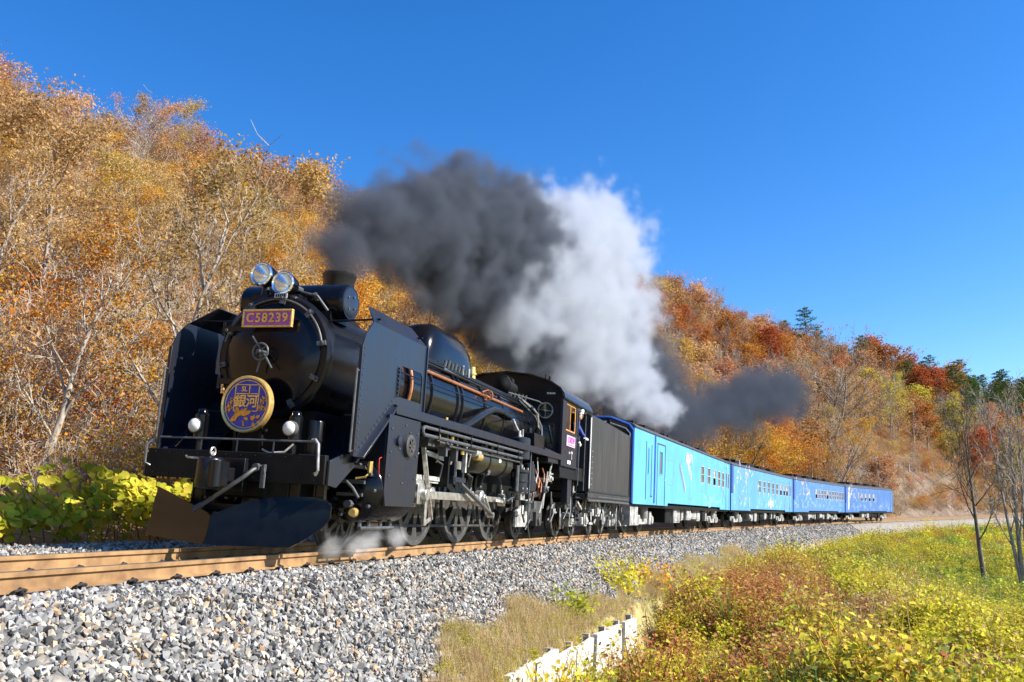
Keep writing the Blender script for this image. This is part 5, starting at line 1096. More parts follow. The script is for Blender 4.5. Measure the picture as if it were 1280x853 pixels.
FULL = [Tree(11, M['bark_grey'], H=9.5, spread=3.1, leaves=9500, lsize=.15, clump=.42, subs=6), Tree(12, M['bark_grey'], H=10.5, spread=3.4, leaves=10500, limbs=12, lsize=.15, clump=.42, subs=6), Tree(13, M['bark_pale'], H=8.5, spread=3.0, leaves=7500, clump=.5, lsize=.15), Tree(14, M['bark_grey'], H=11, spread=3.0, leaves=8500, lsize=.14, clump=.45, subs=6)]
THIN = [Tree(21, M['bark_pale'], H=10, spread=3.2, trunk_r=.19, leaves=4600, lean=LEAN, keep=.16, twigs=7, lsize=.12, subs=7, clump=.24), Tree(22, M['bark_dark'], H=9, spread=3.0, trunk_r=.17, leaves=3600, lean=(.12, .42), keep=.13, twigs=7, lsize=.12, subs=7, clump=.22), Tree(23, M['bark_pale'], H=11, spread=3.4, trunk_r=.2, leaves=5000, lean=(-.1, .3), keep=.18, twigs=7, lsize=.12, subs=7, clump=.26)]
FAR = [Tree(15, M['bark_grey'], H=9.5, spread=3.2, leaves=2100, lsize=.36, clump=.5, limbs=10, subs=5, keep=.7), Tree(16, M['bark_grey'], H=10.5, spread=3.4, leaves=2300, lsize=.36, clump=.5, limbs=12, keep=.6), Tree(17, M['bark_grey'], H=8.8, spread=3.3, leaves=1900, lsize=.38, clump=.5, limbs=10, keep=.6), Tree(18, M['bark_pale'], H=10, spread=3.2, leaves=700, lsize=.32, clump=.35, limbs=12, subs=6, twigs=5, keep=.3)]
BARE = [Tree(31, M['bark_pale'], H=10.5, spread=3.4, leaves=0, lean=(.05, .25), subs=7, twigs=9, limbs=11), Tree(32, M['bark_pale'], H=9.5, spread=3.6, leaves=0, lean=(-.1, .38), subs=7, twigs=9, forks=2), Tree(33, M['bark_grey'], H=11, spread=3.2, leaves=150, lsize=.13, lean=(0, .15), subs=8, twigs=9, limbs=12)]
def pine_parts(seed, H):
    g = np.random.default_rng(seed); TV, TF = [], []; tp = np.array([[0.1*sin(i), .08*i*.4, -.3+H*i/7] for i in range(8)]); tube_np(TV, TF, tp, .19, .03, 6); P_, A_ = [], []; WV, WF = [], []
    for i in range(34):
        t = .35+.63*(i/34)**.9; z = H*t; az = i*2.4; L = (1.05-t)*H*.42*g.uniform(.7, 1.15)+.5; e = np.array([cos(az)*L, .08*t*2+sin(az)*L, z+L*.12]); b = np.array([0, .08*t*2, z])
        tube_np(WV, WF, np.array([b, (b+e)/2+[0, 0, .1], e]), .04, .012, 3)
        for k in range(52):
            u = g.uniform(.25, 1.05); P_.append(b+(e-b)*u+g.normal(0, .24, 3)*np.array([1, 1, .45])+[0, 0, .1]); A_.append(np.clip(.3+.4*g.random()+.3*(i % 3-1)*.6, 0, 1))
    n = len(P_); e = np.stack([g.normal(0, .5, n), g.normal(0, .5, n), g.uniform(0, 6.3, n)], -1); V = np.einsum('nij,kj->nki', rot_mats(e), QUAD[0][0]*np.array([1, .45, 1]))*(.42*g.uniform(.6, 1.2, n))[:, None, None]+np.array(P_)[:, None, :]
    return (np.array(TV), np.array(TF)), (np.array(WV), np.array(WF)), (V.reshape(-1, 3), np.arange(n*4).reshape(-1, 4), np.array(A_))
class Pine(Tree):
    def __init__(s, seed, H):
        t, w, l = pine_parts(seed, H); s.H = H; s.bark = M['bark_dark']; s.cache = {}; s.arr = (t, w, l)
        s.trunk = mesh_np('trunk', t[0], t[1], [s.bark], smooth=True); v, f, a, mi = merge([(w[0], w[1], None, 1), (l[0], l[1], l[2], 0)])
        s.crown = mesh_np('crown', v, f, [LM['pine'], s.bark], a, midx=mi)
PINES = [Pine(41, 10.), Pine(42, 12.)]
CAMV = np.array(CAM); FWD, RGT, UPV = np.array(_f), np.array(_r2), np.array(_u2)
def project(p):
    d = np.asarray(p)-CAMV; z = d @ FWD; return 640+FPX*(d @ RGT)/z, 426.5-FPX*(d @ UPV)/z, z
def scatter(name, temps, pos, rotz, scl, pick, tilt=None, label=None):
    """one object of kind stuff: instances of template plants on points"""
    cname = name+'_templates'; cc = bpy.data.collections.new(cname)
    for i, t in enumerate(temps):
        o = bpy.data.objects.new(f'{name}_{i:02d}', t.data); cc.objects.link(o)
    n = len(pos); me = bpy.data.meshes.new(name); me.vertices.add(n); me.vertices.foreach_set('co', np.asarray(pos, np.float32).ravel())
    rot = np.zeros((n, 3), np.float32); rot[:, 2] = rotz
    if tilt is not None: rot[:, :2] = tilt
    for an, ty, key, val in (('rot', 'FLOAT_VECTOR', 'vector', rot.ravel()), ('scl', 'FLOAT', 'value', np.asarray(scl, np.float32)), ('pick', 'INT', 'value', np.asarray(pick, np.int32))):
        a = me.attributes.new(an, ty, 'POINT'); a.data.foreach_set(key, val)
    me.update(); o = bpy.data.objects.new(name, me); COL.objects.link(o); o['kind'] = 'stuff'
    ng = bpy.data.node_groups.new(name, 'GeometryNodeTree'); ng.interface.new_socket('Geometry', in_out='INPUT', socket_type='NodeSocketGeometry'); ng.interface.new_socket('Geometry', in_out='OUTPUT', socket_type='NodeSocketGeometry')
    N, L = ng.nodes, ng.links; gi, go = N.new('NodeGroupInput'), N.new('NodeGroupOutput'); ci = N.new('GeometryNodeCollectionInfo'); ci.inputs['Collection'].default_value = cc
    ci.inputs['Separate Children'].default_value = True; ci.inputs['Reset Children'].default_value = True
    ip = N.new('GeometryNodeInstanceOnPoints'); ip.inputs['Pick Instance'].default_value = True
    def attr(nm, ty): q = N.new('GeometryNodeInputNamedAttribute'); q.data_type = ty; q.inputs['Name'].default_value = nm; return [s_ for s_ in q.outputs if s_.enabled and s_.name == 'Attribute'][0]
    er = N.new('FunctionNodeEulerToRotation'); L.new(attr('rot', 'FLOAT_VECTOR'), er.inputs[0])
    L.new(gi.outputs[0], ip.inputs['Points']); L.new(ci.outputs[0], ip.inputs['Instance']); L.new(attr('pick', 'INT'), ip.inputs['Instance Index']); L.new(er.outputs[0], ip.inputs['Rotation']); L.new(attr('scl', 'FLOAT'), ip.inputs['Scale'])
    L.new(ip.outputs[0], go.inputs[0]); md = o.modifiers.new('scatter', 'NODES'); md.node_group = ng; return o

# --- hillside wood: candidate places, species by zone
tr = np.random.default_rng(5); cand = []
for s0 in np.arange(-24, 330, 4.4):
    sp = 4.4
    for d0 in np.arange(7.5, 100, 4.6):
        s = s0+tr.uniform(-1.8, 1.8); d = d0+tr.uniform(-1.8, 1.8)
        if 125 < s < 168 and d < 14: continue
        if s > 60 and tr.random() < .12: continue
        if 84 < s < 98 and d < 13: continue
        cand.append((s, d))
cand = np.array(cand); cp = sy_xyz(cand[:, 0], -cand[:, 1]); pu, pv_, pz = project(cp+[0, 0, 5])
ok = (pz > 3) & (pu > -160) & (pu < 1440); cand, cp, pu, pz = cand[ok], cp[ok], pu[ok], pz[ok]
zone_n = vnoise(cand[:, 0], cand[:, 1], 16, 21); zone_m = vnoise(cand[:, 0], cand[:, 1], 9, 22)
def species(s, d, zn, zm, r):
    if s > 198 and d > 34 and s < 275: return ('pine', int(tr.integers(0, 2)), 'pine') if r < .7 else ('full', tr.integers(0, 4), 'rust')
    if s < 58 and d < 26: k = 'bare' if r < .14 else ('thin' if r < .84 else 'full')
    elif s < 58: k = 'bare' if r < .10 else ('thin' if r < .42 else 'full')
    elif d < 30: k = 'bare' if r < .30 else ('thin' if r < .52 else 'full')
    else: k = 'bare' if r < .09+.25*(zm > .4) else ('thin' if r < .24 else 'full')
    if s < 70: pal = ['gold', 'tan', 'gold', 'tan', 'gold', 'tan', 'olive', 'gold'] if d < 34 else ['gold', 'orange', 'pinkrust', 'gold', 'tan', 'pinkrust', 'orange']
    elif s < 120: pal = ['pinkrust', 'orange', 'gold', 'pinkrust', 'tan', 'rust']
    else: pal = ['rust', 'orange', 'rust', 'pinkrust', 'tan'] if d > 30 else ['tan', 'pinkrust', 'orange', 'olive', 'rust']
    return (k, int(tr.integers(0, {'full': 4, 'thin': 3, 'bare': 3}[k])), pal[int((zn*.5+.5)*.999*len(pal)*.75+tr.random()*len(pal)*.25) % len(pal)])
LIB = {'full': FULL, 'far': FAR, 'thin': THIN, 'bare': BARE, 'pine': PINES}
WORD = {'gold': 'golden', 'orange': 'orange', 'rust': 'rusty red', 'tan': 'tan', 'pinkrust': 'pale russet', 'olive': 'olive yellow', 'pine': 'dark green'}
sc = np.array([tr.uniform(.75, 1.2)*(np.interp(s, [-20, 60], [.52, .92]) if d < 50 else 1)*(1.2 if s > 198 and d > 34 and s < 275 else 1) for s, d in cand]); spec = [species(s, d, a, b, tr.random()) for (s, d), a, b in zip(cand, zone_n, zone_m)]
spec = [('far', v_, l_) if k_ == 'full' and q_ > 95 else (k_, v_, l_) for (k_, v_, l_), q_ in zip(spec, pz)]
order = np.argsort(pz/sc+1e4*((pu < -30) | (pu > 1310))); first = order[:292]; rest = order[292:]
def place_tree(i, s, d, kind, var, leaf, scale, label, name=None, extra=None):
    T = LIB[kind][var]; q = sy_xyz(s, -d)
    nm = name or {'full': 'autumn_tree', 'far': 'autumn_tree', 'thin': 'sparse_tree', 'bare': 'bare_tree', 'pine': 'pine_tree'}[kind]
    e = empty(nm, tuple(q), label, 'tree', 'trees on the wooded hillside'); e.rotation_euler = (0, 0, tr.uniform(-.5, .5) if kind in ('thin', 'bare') else tr.uniform(0, 6.28)); e.scale = (scale,)*3
    a = -s/R_CURVE; e.rotation_euler[2] += a
    link('trunk', T.trunk, e); c = link('crown', T.crown, e)
    if kind != 'pine': c.material_slots[0].link = 'OBJECT'; c.material_slots[0].material = LM[leaf]
    return e
def tree_label(i):
    s, d = cand[i]; k, vr, lf = spec[i]; u, v, z = project(cp[i]+[0, 0, 6*sc[i]])
    up_ = 'at the slope foot' if d < 16 else ('low on the slope' if d < 30 else ('halfway up the slope' if d < 48 else ('high on the slope' if d < 64 else 'on the ridge')))
    ac = next(w for lim, w in ((70, 'at the far left'), (150, 'left of the engine'), (230, 'left of the engine front'), (330, 'behind the engine front'), (420, 'behind the headlights'), (520, 'behind the dark smoke'), (620, 'behind the boiler'), (700, 'behind the cab smoke'), (790, 'behind the white steam'),
        (860, 'above the leading coach'), (915, 'above the second coach front'), (990, 'above the second coach'), (1055, 'above the third coach'), (1120, 'above the rear coach'), (1200, 'right of the train'), (9999, 'at the far right')) if u < lim)
    size = 'small' if sc[i] < .8 else ('tall' if sc[i] > 1.08 else '')
    what = {'far': f'{size} leafy {WORD[lf]} tree', 'full': f'{size} leafy {WORD[lf]} tree', 'thin': f'{size} sparse {WORD[lf]} leaning tree', 'bare': f'{size} leafless {"pale" if vr < 2 else "grey"} tree', 'pine': f'{size} dark green pine'}[k]
    return f'{what} {up_} {ac}'.strip()
by_label = {}
for i in first: by_label.setdefault(tree_label(i), []).append(i)
for lb_, ii in by_label.items():
    ii.sort(key=lambda q: pu[q]); n_ = len(ii); words_ = {1: ['']}.get(n_, ['leftmost '] + {2: [], 3: ['middle ']}.get(n_, ['second ', 'third ', 'fourth ', 'fifth ', 'sixth ', 'seventh '][:n_-2]) + ['rightmost '])
    for q, wd in zip(ii, words_):
        s, d = cand[q]; k, vr, lf = spec[q]; place_tree(q, s, d, k, vr, lf, sc[q], wd+lb_)
temps, idx = [], {}
pick = []
for i in rest:
    k, vr, lf = spec[i]; key = (k, vr, lf)
    if key not in idx: idx[key] = len(temps); temps.append(LIB[k][vr].merged(lf))
    pick.append(idx[key])
es, ed_ = np.meshgrid(np.arange(-68, -24, 4.6), np.arange(8, 60, 5.0)); es = (es+tr.uniform(-1.5, 1.5, es.shape)).ravel(); ed_ = (ed_+tr.uniform(-1.5, 1.5, ed_.shape)).ravel()
scatter('woodland', temps, np.concatenate([cp[rest], sy_xyz(es, -ed_)]), np.concatenate([tr.uniform(-.6, .6, len(rest))-cand[rest, 0]/R_CURVE, es*0]), np.concatenate([sc[rest], np.full(len(es), .8)]), np.concatenate([pick, tr.integers(0, len(temps), len(es))]))
# individual trees the photograph singles out
LIB['dome'] = [Tree(55, M['bark_grey'], H=9.5, spread=4.6, leaves=17000, limbs=14, subs=7, twigs=5, lsize=.17, clump=.45, base=.22, up=.45)]
place_tree(0, 91, 7.5, 'dome', 0, 'orange', 1.05, 'bright orange round tree just above the second and third coaches', 'orange_tree')
place_tree(0, 88.5, 9.5, 'full', 0, 'gold', 1.0, 'golden tree close behind the round one above the coaches', 'orange_tree')
big = Tree(51, M['bark_grey'], H=22, spread=10.0, trunk_r=.42, leaves=1500, limbs=16, subs=9, twigs=9, lean=(-.05, .1), up=.3, lsize=.30, forks=2, keep=.10); LIB['big'] = [big]
e = empty('spreading_tree', tuple(sy_xyz(121, -13)), 'large spreading grey tree with fine bare twigs and few rust leaves above the rear coach', 'tree', 'trees on the wooded hillside'); e.scale = (.8,)*3; link('trunk', big.trunk, e); c = link('crown', big.crown, e); c.material_slots[0].link = 'OBJECT'; c.material_slots[0].material = LM['rust']
# brush and fallen leaves under the wood
SH = [Tree(61, M['bark_pale'], H=1.5, spread=1.0, trunk_r=.03, leaves=760, lsize=.075, clump=.24, base=.1, limbs=8, subs=3, twigs=2, forks=3), Tree(62, M['bark_pale'], H=2.0, spread=1.1, trunk_r=.03, leaves=260, lsize=.075, clump=.24, base=.1, limbs=9, subs=4, twigs=4, forks=3), Tree(63, M['bark_grey'], H=1.2, spread=1.1, trunk_r=.02, leaves=900, lsize=.07, clump=.26, base=.05, limbs=8, subs=3, twigs=2, forks=3)]
n = 6200; ss_ = np.where(tr.random(n) < .7, tr.uniform(-16, 120, n), tr.uniform(120, 250, n)); dd_ = 4.8+tr.exponential(16, n); keep = dd_ < 75; ss_, dd_ = ss_[keep], dd_[keep]
kk = ~((ss_ > 127) & (ss_ < 166) & (dd_ < 12) & (tr.random(len(ss_)) < .10)); ss_, dd_ = ss_[kk], dd_[kk]; gapn = vnoise(ss_, dd_, 5, 35)+tr.normal(0, .3, len(ss_)); gk = (gapn > -.25) | (ss_ > 100); ss_, dd_ = ss_[gk], dd_[gk]; pp_ = sy_xyz(ss_, -dd_, -.05); u, v, z = project(pp_); kk = (z > 2) & (u > -120) & (u < 1400); ss_, dd_, pp_ = ss_[kk], dd_[kk], pp_[kk]
bt_, bi = [], []
for lf in ('tan', 'gold', 'orange', 'rust', 'olive', 'straw'):
    for t in SH: bt_.append(t.merged(lf))
zn = vnoise(ss_, dd_, 8, 31); lfi = np.clip(((zn*.5+.5)*3.2+tr.normal(0, .9, len(ss_))), 0, 5).astype(int); pk_ = lfi*3+tr.integers(0, 3, len(ss_))
scatter('underbrush', bt_, pp_, tr.uniform(0, 6.28, len(ss_)), tr.uniform(.6, 1.5, len(ss_)), pk_)

# --- the two bare trees on the right and their saplings
def solo(name, x, y, T, scl, label, rz=0., grp=None):
    s, yy = world_sy(x, y); z = float(zt(s, yy)); e = empty(name, (x, y, z), label, 'tree', grp); e.rotation_euler = (0, 0, rz); e.scale = (scl,)*3; link('trunk', T.trunk, e); link('crown', T.crown, e); return e
RT = [Tree(74, M['bark_dark'], wob=.012, H=11.5, spread=3.6, trunk_r=.17, leaves=0, limbs=13, subs=7, twigs=7, base=.30, up=.75), Tree(79, M['bark_grey'], wob=.012, H=12.5, spread=3.6, trunk_r=.16, leaves=0, limbs=14, subs=6, twigs=6, base=.25, forks=3, up=.85), Tree(73, M['bark_grey'], wob=.03, H=7.5, spread=1.6, trunk_r=.07, leaves=0, limbs=9, subs=5, twigs=5, base=.2, up=.8)]
solo('bare_tree', -39.5, 16.2, RT[0], .86, 'dark single stemmed bare tree on the grassy bank at right', 1.0)
solo('bare_tree', -36.0, 17.2, RT[1], .84, 'forked bare tree with pale stems at the right edge of the bank', 2.2)
solo('sapling', -34.0, 17.6, RT[2], .9, 'thin bare sapling beside the forked bare tree at right', .3)
solo('sapling', -46.0, 20.5, RT[2], 1.15, 'thin bare sapling standing behind the dark bare tree at right', 2.)

# --- fence of posts above the cut bank
fn = empty('post_fence', tuple(sy_xyz(143, -9.6)), 'fence of weathered wooden posts along the top of the bare cut bank', 'fence'); fo = fn.location.copy()
pm_ = MB().box(-.09, .09, -.09, .09, -.4, 1.35).mesh('post', M['post'])
prev = None; wires = MB()
for i in range(15):
    q = Vector(sy_xyz(130+i*1.9, -9.6).tolist())-fo; o = link('post', pm_, fn, q, (random.uniform(-.06, .06), random.uniform(-.06, .06), i)); o.scale = (1, 1, random.uniform(.85, 1.15))
    if prev is not None: wires.tube([prev+Vector((0, 0, 1.0)), q+Vector((0, 0, 1.0))], .012, 4).tube([prev+Vector((0, 0, .55)), q+Vector((0, 0, .55))], .012, 4)
    prev = q
w_ = wires.build('fence_wire', M['post'], fn); w_['kind'] = 'stuff'

# --- board retaining walls
def boards(name, s0, s1, y0, y1, n, label, top=-1.02, h=.62, seed=1):
    g = random.Random(seed); w = empty(name, tuple(sy_xyz((s0+s1)/2, (y0+y1)/2)), label, 'retaining wall'); wo = w.location.copy()
    for i in range(n):
        a, b = (i+.02)/n, (i+.97)/n; p0, p1 = [arc_pt(s0+(s1-s0)*t, y0+(y1-y0)*t) for t in (a, b)]; zz = top(s0+(s1-s0)*(a+b)/2) if callable(top) else top
        dz = g.uniform(-.06, .06); L = (p1-p0).length; d = (p1-p0).normalized(); nrm = Vector((-d.y, d.x, 0)); off = g.uniform(-.03, .03); sl_ = g.uniform(-.05, .05)
        me = MB().loft([[(x, -.035, -h), (x, .035, -h), (x, .035+.01*g.random(), sl_*(x/L)), (x, -.035, sl_*(x/L))] for x in (0, L*.33, L*.66, L)]).mesh('board', M['board'])
        o = link('board', me, w, p0-wo+nrm*off+Vector((0, 0, zz+dz)), (g.uniform(-.12, -.02), 0, atan2(d.y, d.x)))
        po = link('stake', MB().box(-.05, .05, -.05, .05, -h-.1, .04).mesh('stake', M['post']), w, p0-wo+nrm*-.09+Vector((0, 0, zz+dz*.5)), (0, 0, atan2(d.y, d.x)))
boards('board_wall', 3.75, -3.3, 3.42, 3.10, 7, 'low retaining wall of bleached boards below the gravel at bottom centre', -1.43, .80)
boards('board_wall', 36, 31.5, 6.6, 6.0, 3, 'short stretch of white boards farther up the weedy bank', lambda s: float(zt(s, 6.3))+.5, .7, 5)

# --- weeds on the inner bank (uncountable ground cover)
def weed_template(seed, H, n_st, lper, ls, wid, leafm, kind='leafy'):
    g = np.random.default_rng(seed); V, F = [], []; P_, A_, E_, R_ = [], [], [], []
    if kind == 'grass':
        vs, fs, av = [], [], []
        for i in range(n_st):
            az = g.uniform(0, 6.28); L = H*g.uniform(.5, 1.1); b = np.array([g.normal(0, wid*.4), g.normal(0, wid*.4), -.03]); d = np.array([cos(az), sin(az), 0]); sd_ = np.array([-sin(az), cos(az), 0])*ls*.5; cu = g.uniform(.15, .7)
            o = len(vs)
            for t, w in ((0, 1), (.4, .8), (.75, .5), (1, .08)): p = b+np.array([0, 0, L*t*(1-.25*cu*t)])+d*L*cu*t*t; vs += [p-sd_*w, p+sd_*w]
            for k in range(3): fs.append((o+2*k, o+2*k+1, o+2*k+3, o+2*k+2)); av.append(np.clip(g.normal(.5, .25), 0, 1))
        v, f, a, mi = np.array(vs), np.array(fs), np.array(av), np.zeros(len(fs), int)
    else:
        for i in range(n_st):
            az = g.uniform(0, 6.28); L = H*g.uniform(.55, 1.1); b = np.array([g.normal(0, wid*.35), g.normal(0, wid*.35), -.03]); e = b+np.array([cos(az)*L*.35, sin(az)*L*.35, L]); tube_np(V, F, np.array([b, (b+e)/2+g.normal(0, .03, 3), e]), .006, .003, 3); cvv = g.random()
            for k in range(lper): u = g.uniform(.15, 1.05); P_.append(b+(e-b)*u+g.normal(0, wid*.16, 3)); A_.append(np.clip(.5*cvv+.5*g.random(), 0, 1)); R_.append(ls*g.uniform(.6, 1.3)*(1.15-.4*u))
        n = len(P_); ee = np.stack([g.normal(0, .6, n), g.normal(0, .6, n), g.uniform(0, 6.28, n)], -1); LVv = np.einsum('nij,kj->nki', rot_mats(ee), QUAD[0][0]*np.array([1, 1.15, 1]))*np.array(R_)[:, None, None]+np.array(P_)[:, None, :]
        v, f, a, mi = merge([(LVv.reshape(-1, 3), np.arange(n*4).reshape(-1, 4), np.array(A_), 0), (np.array(V), np.array(F), None, 0)])
    return bpy.data.objects.new('weed', mesh_np('weed', v, f, [LM[leafm]], a, midx=mi))
WT = {}
FORM = {'lime': (12, .12, .42), 'green': (17, .075, .5), 'rusty': (26, .055, .5), 'gold': (17, .08, .55), 'olive': (18, .06, .65), 'straw': (12, .05, .7)}
for lf, (lp_, ls_, hh_) in FORM.items(): WT[lf] = [weed_template(100+k+len(lf), hh_*(1+.35*k), 8+2*k, lp_, ls_*(1-.2*k), .42, 'yellow' if lf == 'gold' else lf) for k in range(2)]
GR = [weed_template(120+k, .55+.25*k, 60, 0, .013, .30, lf, 'grass') for k, lf in ((0, 'straw'), (1, 'straw'), (0, 'olive'), (1, 'green'))]
TEMPL = WT['lime']+WT['green']+WT['rusty']+WT['gold']+WT['olive']+WT['straw']+GR       # 0-1 lime 2-3 green 4-5 rusty 6-7 gold 8-9 olive 10-11 straw 12-15 grass
wr = np.random.default_rng(9)
def weeds(name, n, s0, s1, y0, y1, dens_pow, chooser, smin, smax, edge=2.75, clear=None, gap=-.55):
    s = s0+(s1-s0)*wr.random(n)**dens_pow; y = y0+(y1-y0)*wr.random(n)
    k = y > edge+vnoise(s, y*0, 1.6, 44)*.35; s, y = s[k], y[k]; p = sy_xyz(s, y, -.02); u, v, z = project(p); k = (z > 1.2) & (u > -80) & (u < 1360) & (v < 1000); s, y, p = s[k], y[k], p[k]
    pk_ = chooser(s, y); k = (pk_ >= 0) & (vnoise(s, y, 1.5, 91)+.5*vnoise(s, y, .6, 92) > gap) & ~((abs(y-(8.7-.085*s)) < .38) & (s < 46) & (wr.random(len(s)) < .85))
    if clear: k &= ~((s > clear[0]) & (s < clear[1]) & (y < clear[2]) & (wr.random(len(s)) < .93))
    return scatter(name, TEMPL, p[k], wr.uniform(0, 6.28, k.sum()), hgt(s[k], y[k], smin, smax)*wr.uniform(.75, 1.2, k.sum()), pk_[k])
def choose_rust(s, y):
    a = vnoise(s, y, 3.2, 51)*.6+vnoise(s, y, 1.1, 52)*.35+wr.normal(0, .30, len(s)); b = wr.random(len(s)); core = np.exp(-((s-16)/14)**2-((y-6.1)/2.5)**2)*1.5-.28
    a = a+core; r = y-(8.7-.085*s)
    q = np.where(a > .18, np.where(b < .84, 4+(b > .42), 6), np.where(a > -.15, np.where(b < .26, 6, np.where(b < .42, 8, np.where(b < .75, 4, np.where(b < .86, 10, 0)))), np.where(a > -.6, np.where(b < .46, 0+(b > .25), np.where(b < .6, 8, np.where(b < .82, 7, np.where(b < .88, 14, 4)))), np.where(b < .4, 2+(b > .2), np.where(b < .5, 15, np.where(b < .85, 0, 7))))))
    n_ = vnoise(s, y, 2.2, 57)
    band = np.where(n_ > -.45, np.where(b < .74, 0+(b > .4), np.where(b < .84, 8, 7)), np.where(b < .5, 4, np.where(b < .8, 10, 14)))
    far = np.where(n_ > 0, np.where(b < .2, 15, np.where(b < .55, 2, np.where(b < .8, 0, 3))), np.where(b < .3, 8, np.where(b < .4, 14, np.where(b < .8, 1, 7))))
    return np.where(r < .2, q, np.where(r < 2.6, band, far))
def choose_edge(s, y): b = wr.random(len(s)); return np.where(b < .6, 12+(b < .3), np.where(b < .9, 10+(b < .75), np.where(b < .95, 8, 0)))
def choose_far(s, y):
    a = vnoise(s, y, 5, 61)+vnoise(s, y, 2, 62)*.5+wr.normal(0, .35, len(s)); b = wr.random(len(s))
    return np.where(a > .45, np.where(b < .5, 2, np.where(b < .6, 15, 0)), np.where(a > 0, np.where(b < .42, 0+(b < .2), np.where(b < .6, 8, np.where(b < .75, 4, np.where(b < .9, 3, 14)))), np.where(a > -.5, np.where(b < .4, 8, np.where(b < .5, 12, np.where(b < .8, 0, 6))), np.where(b < .55, 4, np.where(b < .8, 7, 8)))))
def hgt(s, y, lo, hi): return np.clip(.5+.5*vnoise(s, y, 2.4, 81)+.35*vnoise(s, y, .9, 82), 0, 1)*(hi-lo)+lo
weeds('near_weeds', 15500, -4, 27, 3.3, 12.5, 1.15, choose_rust, .45, 1.7, 3.5, (-5, 5.2, 5.8))
weeds('bank_weeds', 9000, 25, 75, 3.5, 20, 1.2, choose_far, .6, 2.0, 3.6)
weeds('rusty_weeds', 5200, 9, 46, 3.4, 7.6, 1.0, lambda s, y: np.where(wr.random(len(s)) < .66, 4+(wr.random(len(s)) > .5), np.where(wr.random(len(s)) < .5, 6, 8)), .6, 1.5, 3.4)
weeds('dry_grass', 3600, -5, 30, 2.3, 3.12, 1.15, choose_edge, .22, .42, 2.55, None, -2)
weeds('dead_stalks', 260, -2, 40, 3.6, 11, 1.2, lambda s, y: np.where(wr.random(len(s)) < .5, 11, np.where(wr.random(len(s)) < .5, 12, 15)), 1.0, 1.9, 3.6, (-5, 5.2, 5.8))
weeds('far_weeds', 3500, 75, 190, 3.0, 40, 1.2, choose_far, 1.0, 2.6, 3.2)
weeds('lineside_grass', 1500, 46, 130, 3.0, 4.6, 1.0, lambda s, y: np.where(wr.random(len(s)) < .4, 8, 12), .5, .9, 3.3)
# the brighter clumps one can point to
def clump(name, s, y, leaf, n, r, h, label, cat='plant'):
    g = np.random.default_rng(int(s*10+y*100) % 9999); q = sy_xyz(s, y); e = empty(name, tuple(q), label, cat); 
    me = weed_template(int(s*7+300), h, n, 14, .10, r, leaf).data; me.name = 'leaves'; link('foliage', me, e); return e
clump('leafy_weed', 6.6, 2.7, 'lime', 34, .9, .75, 'yellow-green leafy weed growing into the gravel at centre')
clump('leafy_weed', 9.2, 2.75, 'gold', 22, .8, .6, 'golden leafy weed at the gravel edge behind the yellow-green one')
clump('bright_bush', 40, 5.9, 'lime', 44, 1.3, 1.1, 'bright yellow-green bush left of the far white boards')
clump('bright_bush', 52, 4.9, 'lime', 44, 1.5, 1.3, 'bright yellow-green bush beside the ballast near the rearmost coach')
clump('bright_bush', 57, 5.6, 'lime', 40, 1.6, 1.2, 'yellow-green bush in front of the end of the train at right')
clump('leafy_weed', 1.6, 2.75, 'lime', 16, .4, .45, 'small yellow-green weed behind the bleached boards')
def tuft(s, y, h, label):
    q = sy_xyz(s, y); e = empty('grass_tuft', tuple(q), label, 'grass tuft'); me = weed_template(int(s*3+900), h, 150, 0, .016, .5, 'straw', 'grass').data; me.name = 'blades'; link('blades', me, e)
tuft(27.5, 3.0, .95, 'pale dry grass tuft at the gravel edge near the first coach')
tuft(19, 3.0, .6, 'low straw coloured tuft at the gravel edge beside rusty weeds')

# --- broad-leaved bush left of the track: large leaves are parts
kb = empty('broadleaf_bush', tuple(sy_xyz(-2.5, -4.0)), 'yellow-green broad-leaved bush beside the rails at the far left', 'bush'); ko = np.array(kb.location)
g = np.random.default_rng(77); lob = []
for i in range(9):
    th_ = 2*pi*i/9+.35; r = (.62 if i % 3 else .5)+(.05 if i in (1, 8) else 0); lob.append((r*cos(th_), r*sin(th_)*1.05))
lob[0] = (.72, .1)
lv_ = np.array([(0, 0, -.06)]+[(x, y, .05*abs(y)) for x, y in lob]); lf_ = np.array([(0, i+1, (i+1) % 9+1) for i in range(9)])
lmesh = [mesh_np('leaf', lv_, lf_, [LM['lime']], np.full(9, v)) for v in (.2, .42, .6, .75, .9, 1.)]
nL = 4200; s = g.uniform(-11, 3.2, nL); y = -3.45-np.abs(g.normal(0, .55, nL)); top = (.62+.30*vnoise(s, y, 1.6, 71)+.12*vnoise(s, y, .6, 72)+.35*np.clip((-3.45-y)/.6, 0, 1)); zf = g.random(nL)**.55
P3 = sy_xyz(s, y); P3[:, 2] += zf*top*1.05+.05; P3[:, 1] += (zf < .8)*g.normal(0, .08, nL)
siz = g.uniform(.065, .13, nL); tiltx = g.normal(-.75, .45, nL); rz = g.uniform(-.9, .9, nL)+0.0; ry = g.normal(0, .4, nL); shade = g.integers(0, 6, nL)
u, v, z = project(P3); vis = (u > -20) & (u < 235) & (z > 1); rank = np.argsort(-(vis*1.0)*(1+zf*2+(y > -3.9)*1.5)+g.random(nL)*.3)
for i in rank[:300]: link('leaf', lmesh[shade[i]], kb, P3[i]-ko, (tiltx[i], ry[i], rz[i]), siz[i])
ri = rank[300:]; lvv, lff, laa = bake([(lv_, lf_)], P3[ri]-ko, siz[ri], rot_mats(np.stack([tiltx[ri], ry[ri], rz[ri]], -1))); o = link('inner_leaves', mesh_np('inner_leaves', lvv, lff, [LM['lime']], laa), kb); o['kind'] = 'stuff'
WV, WF = [], []
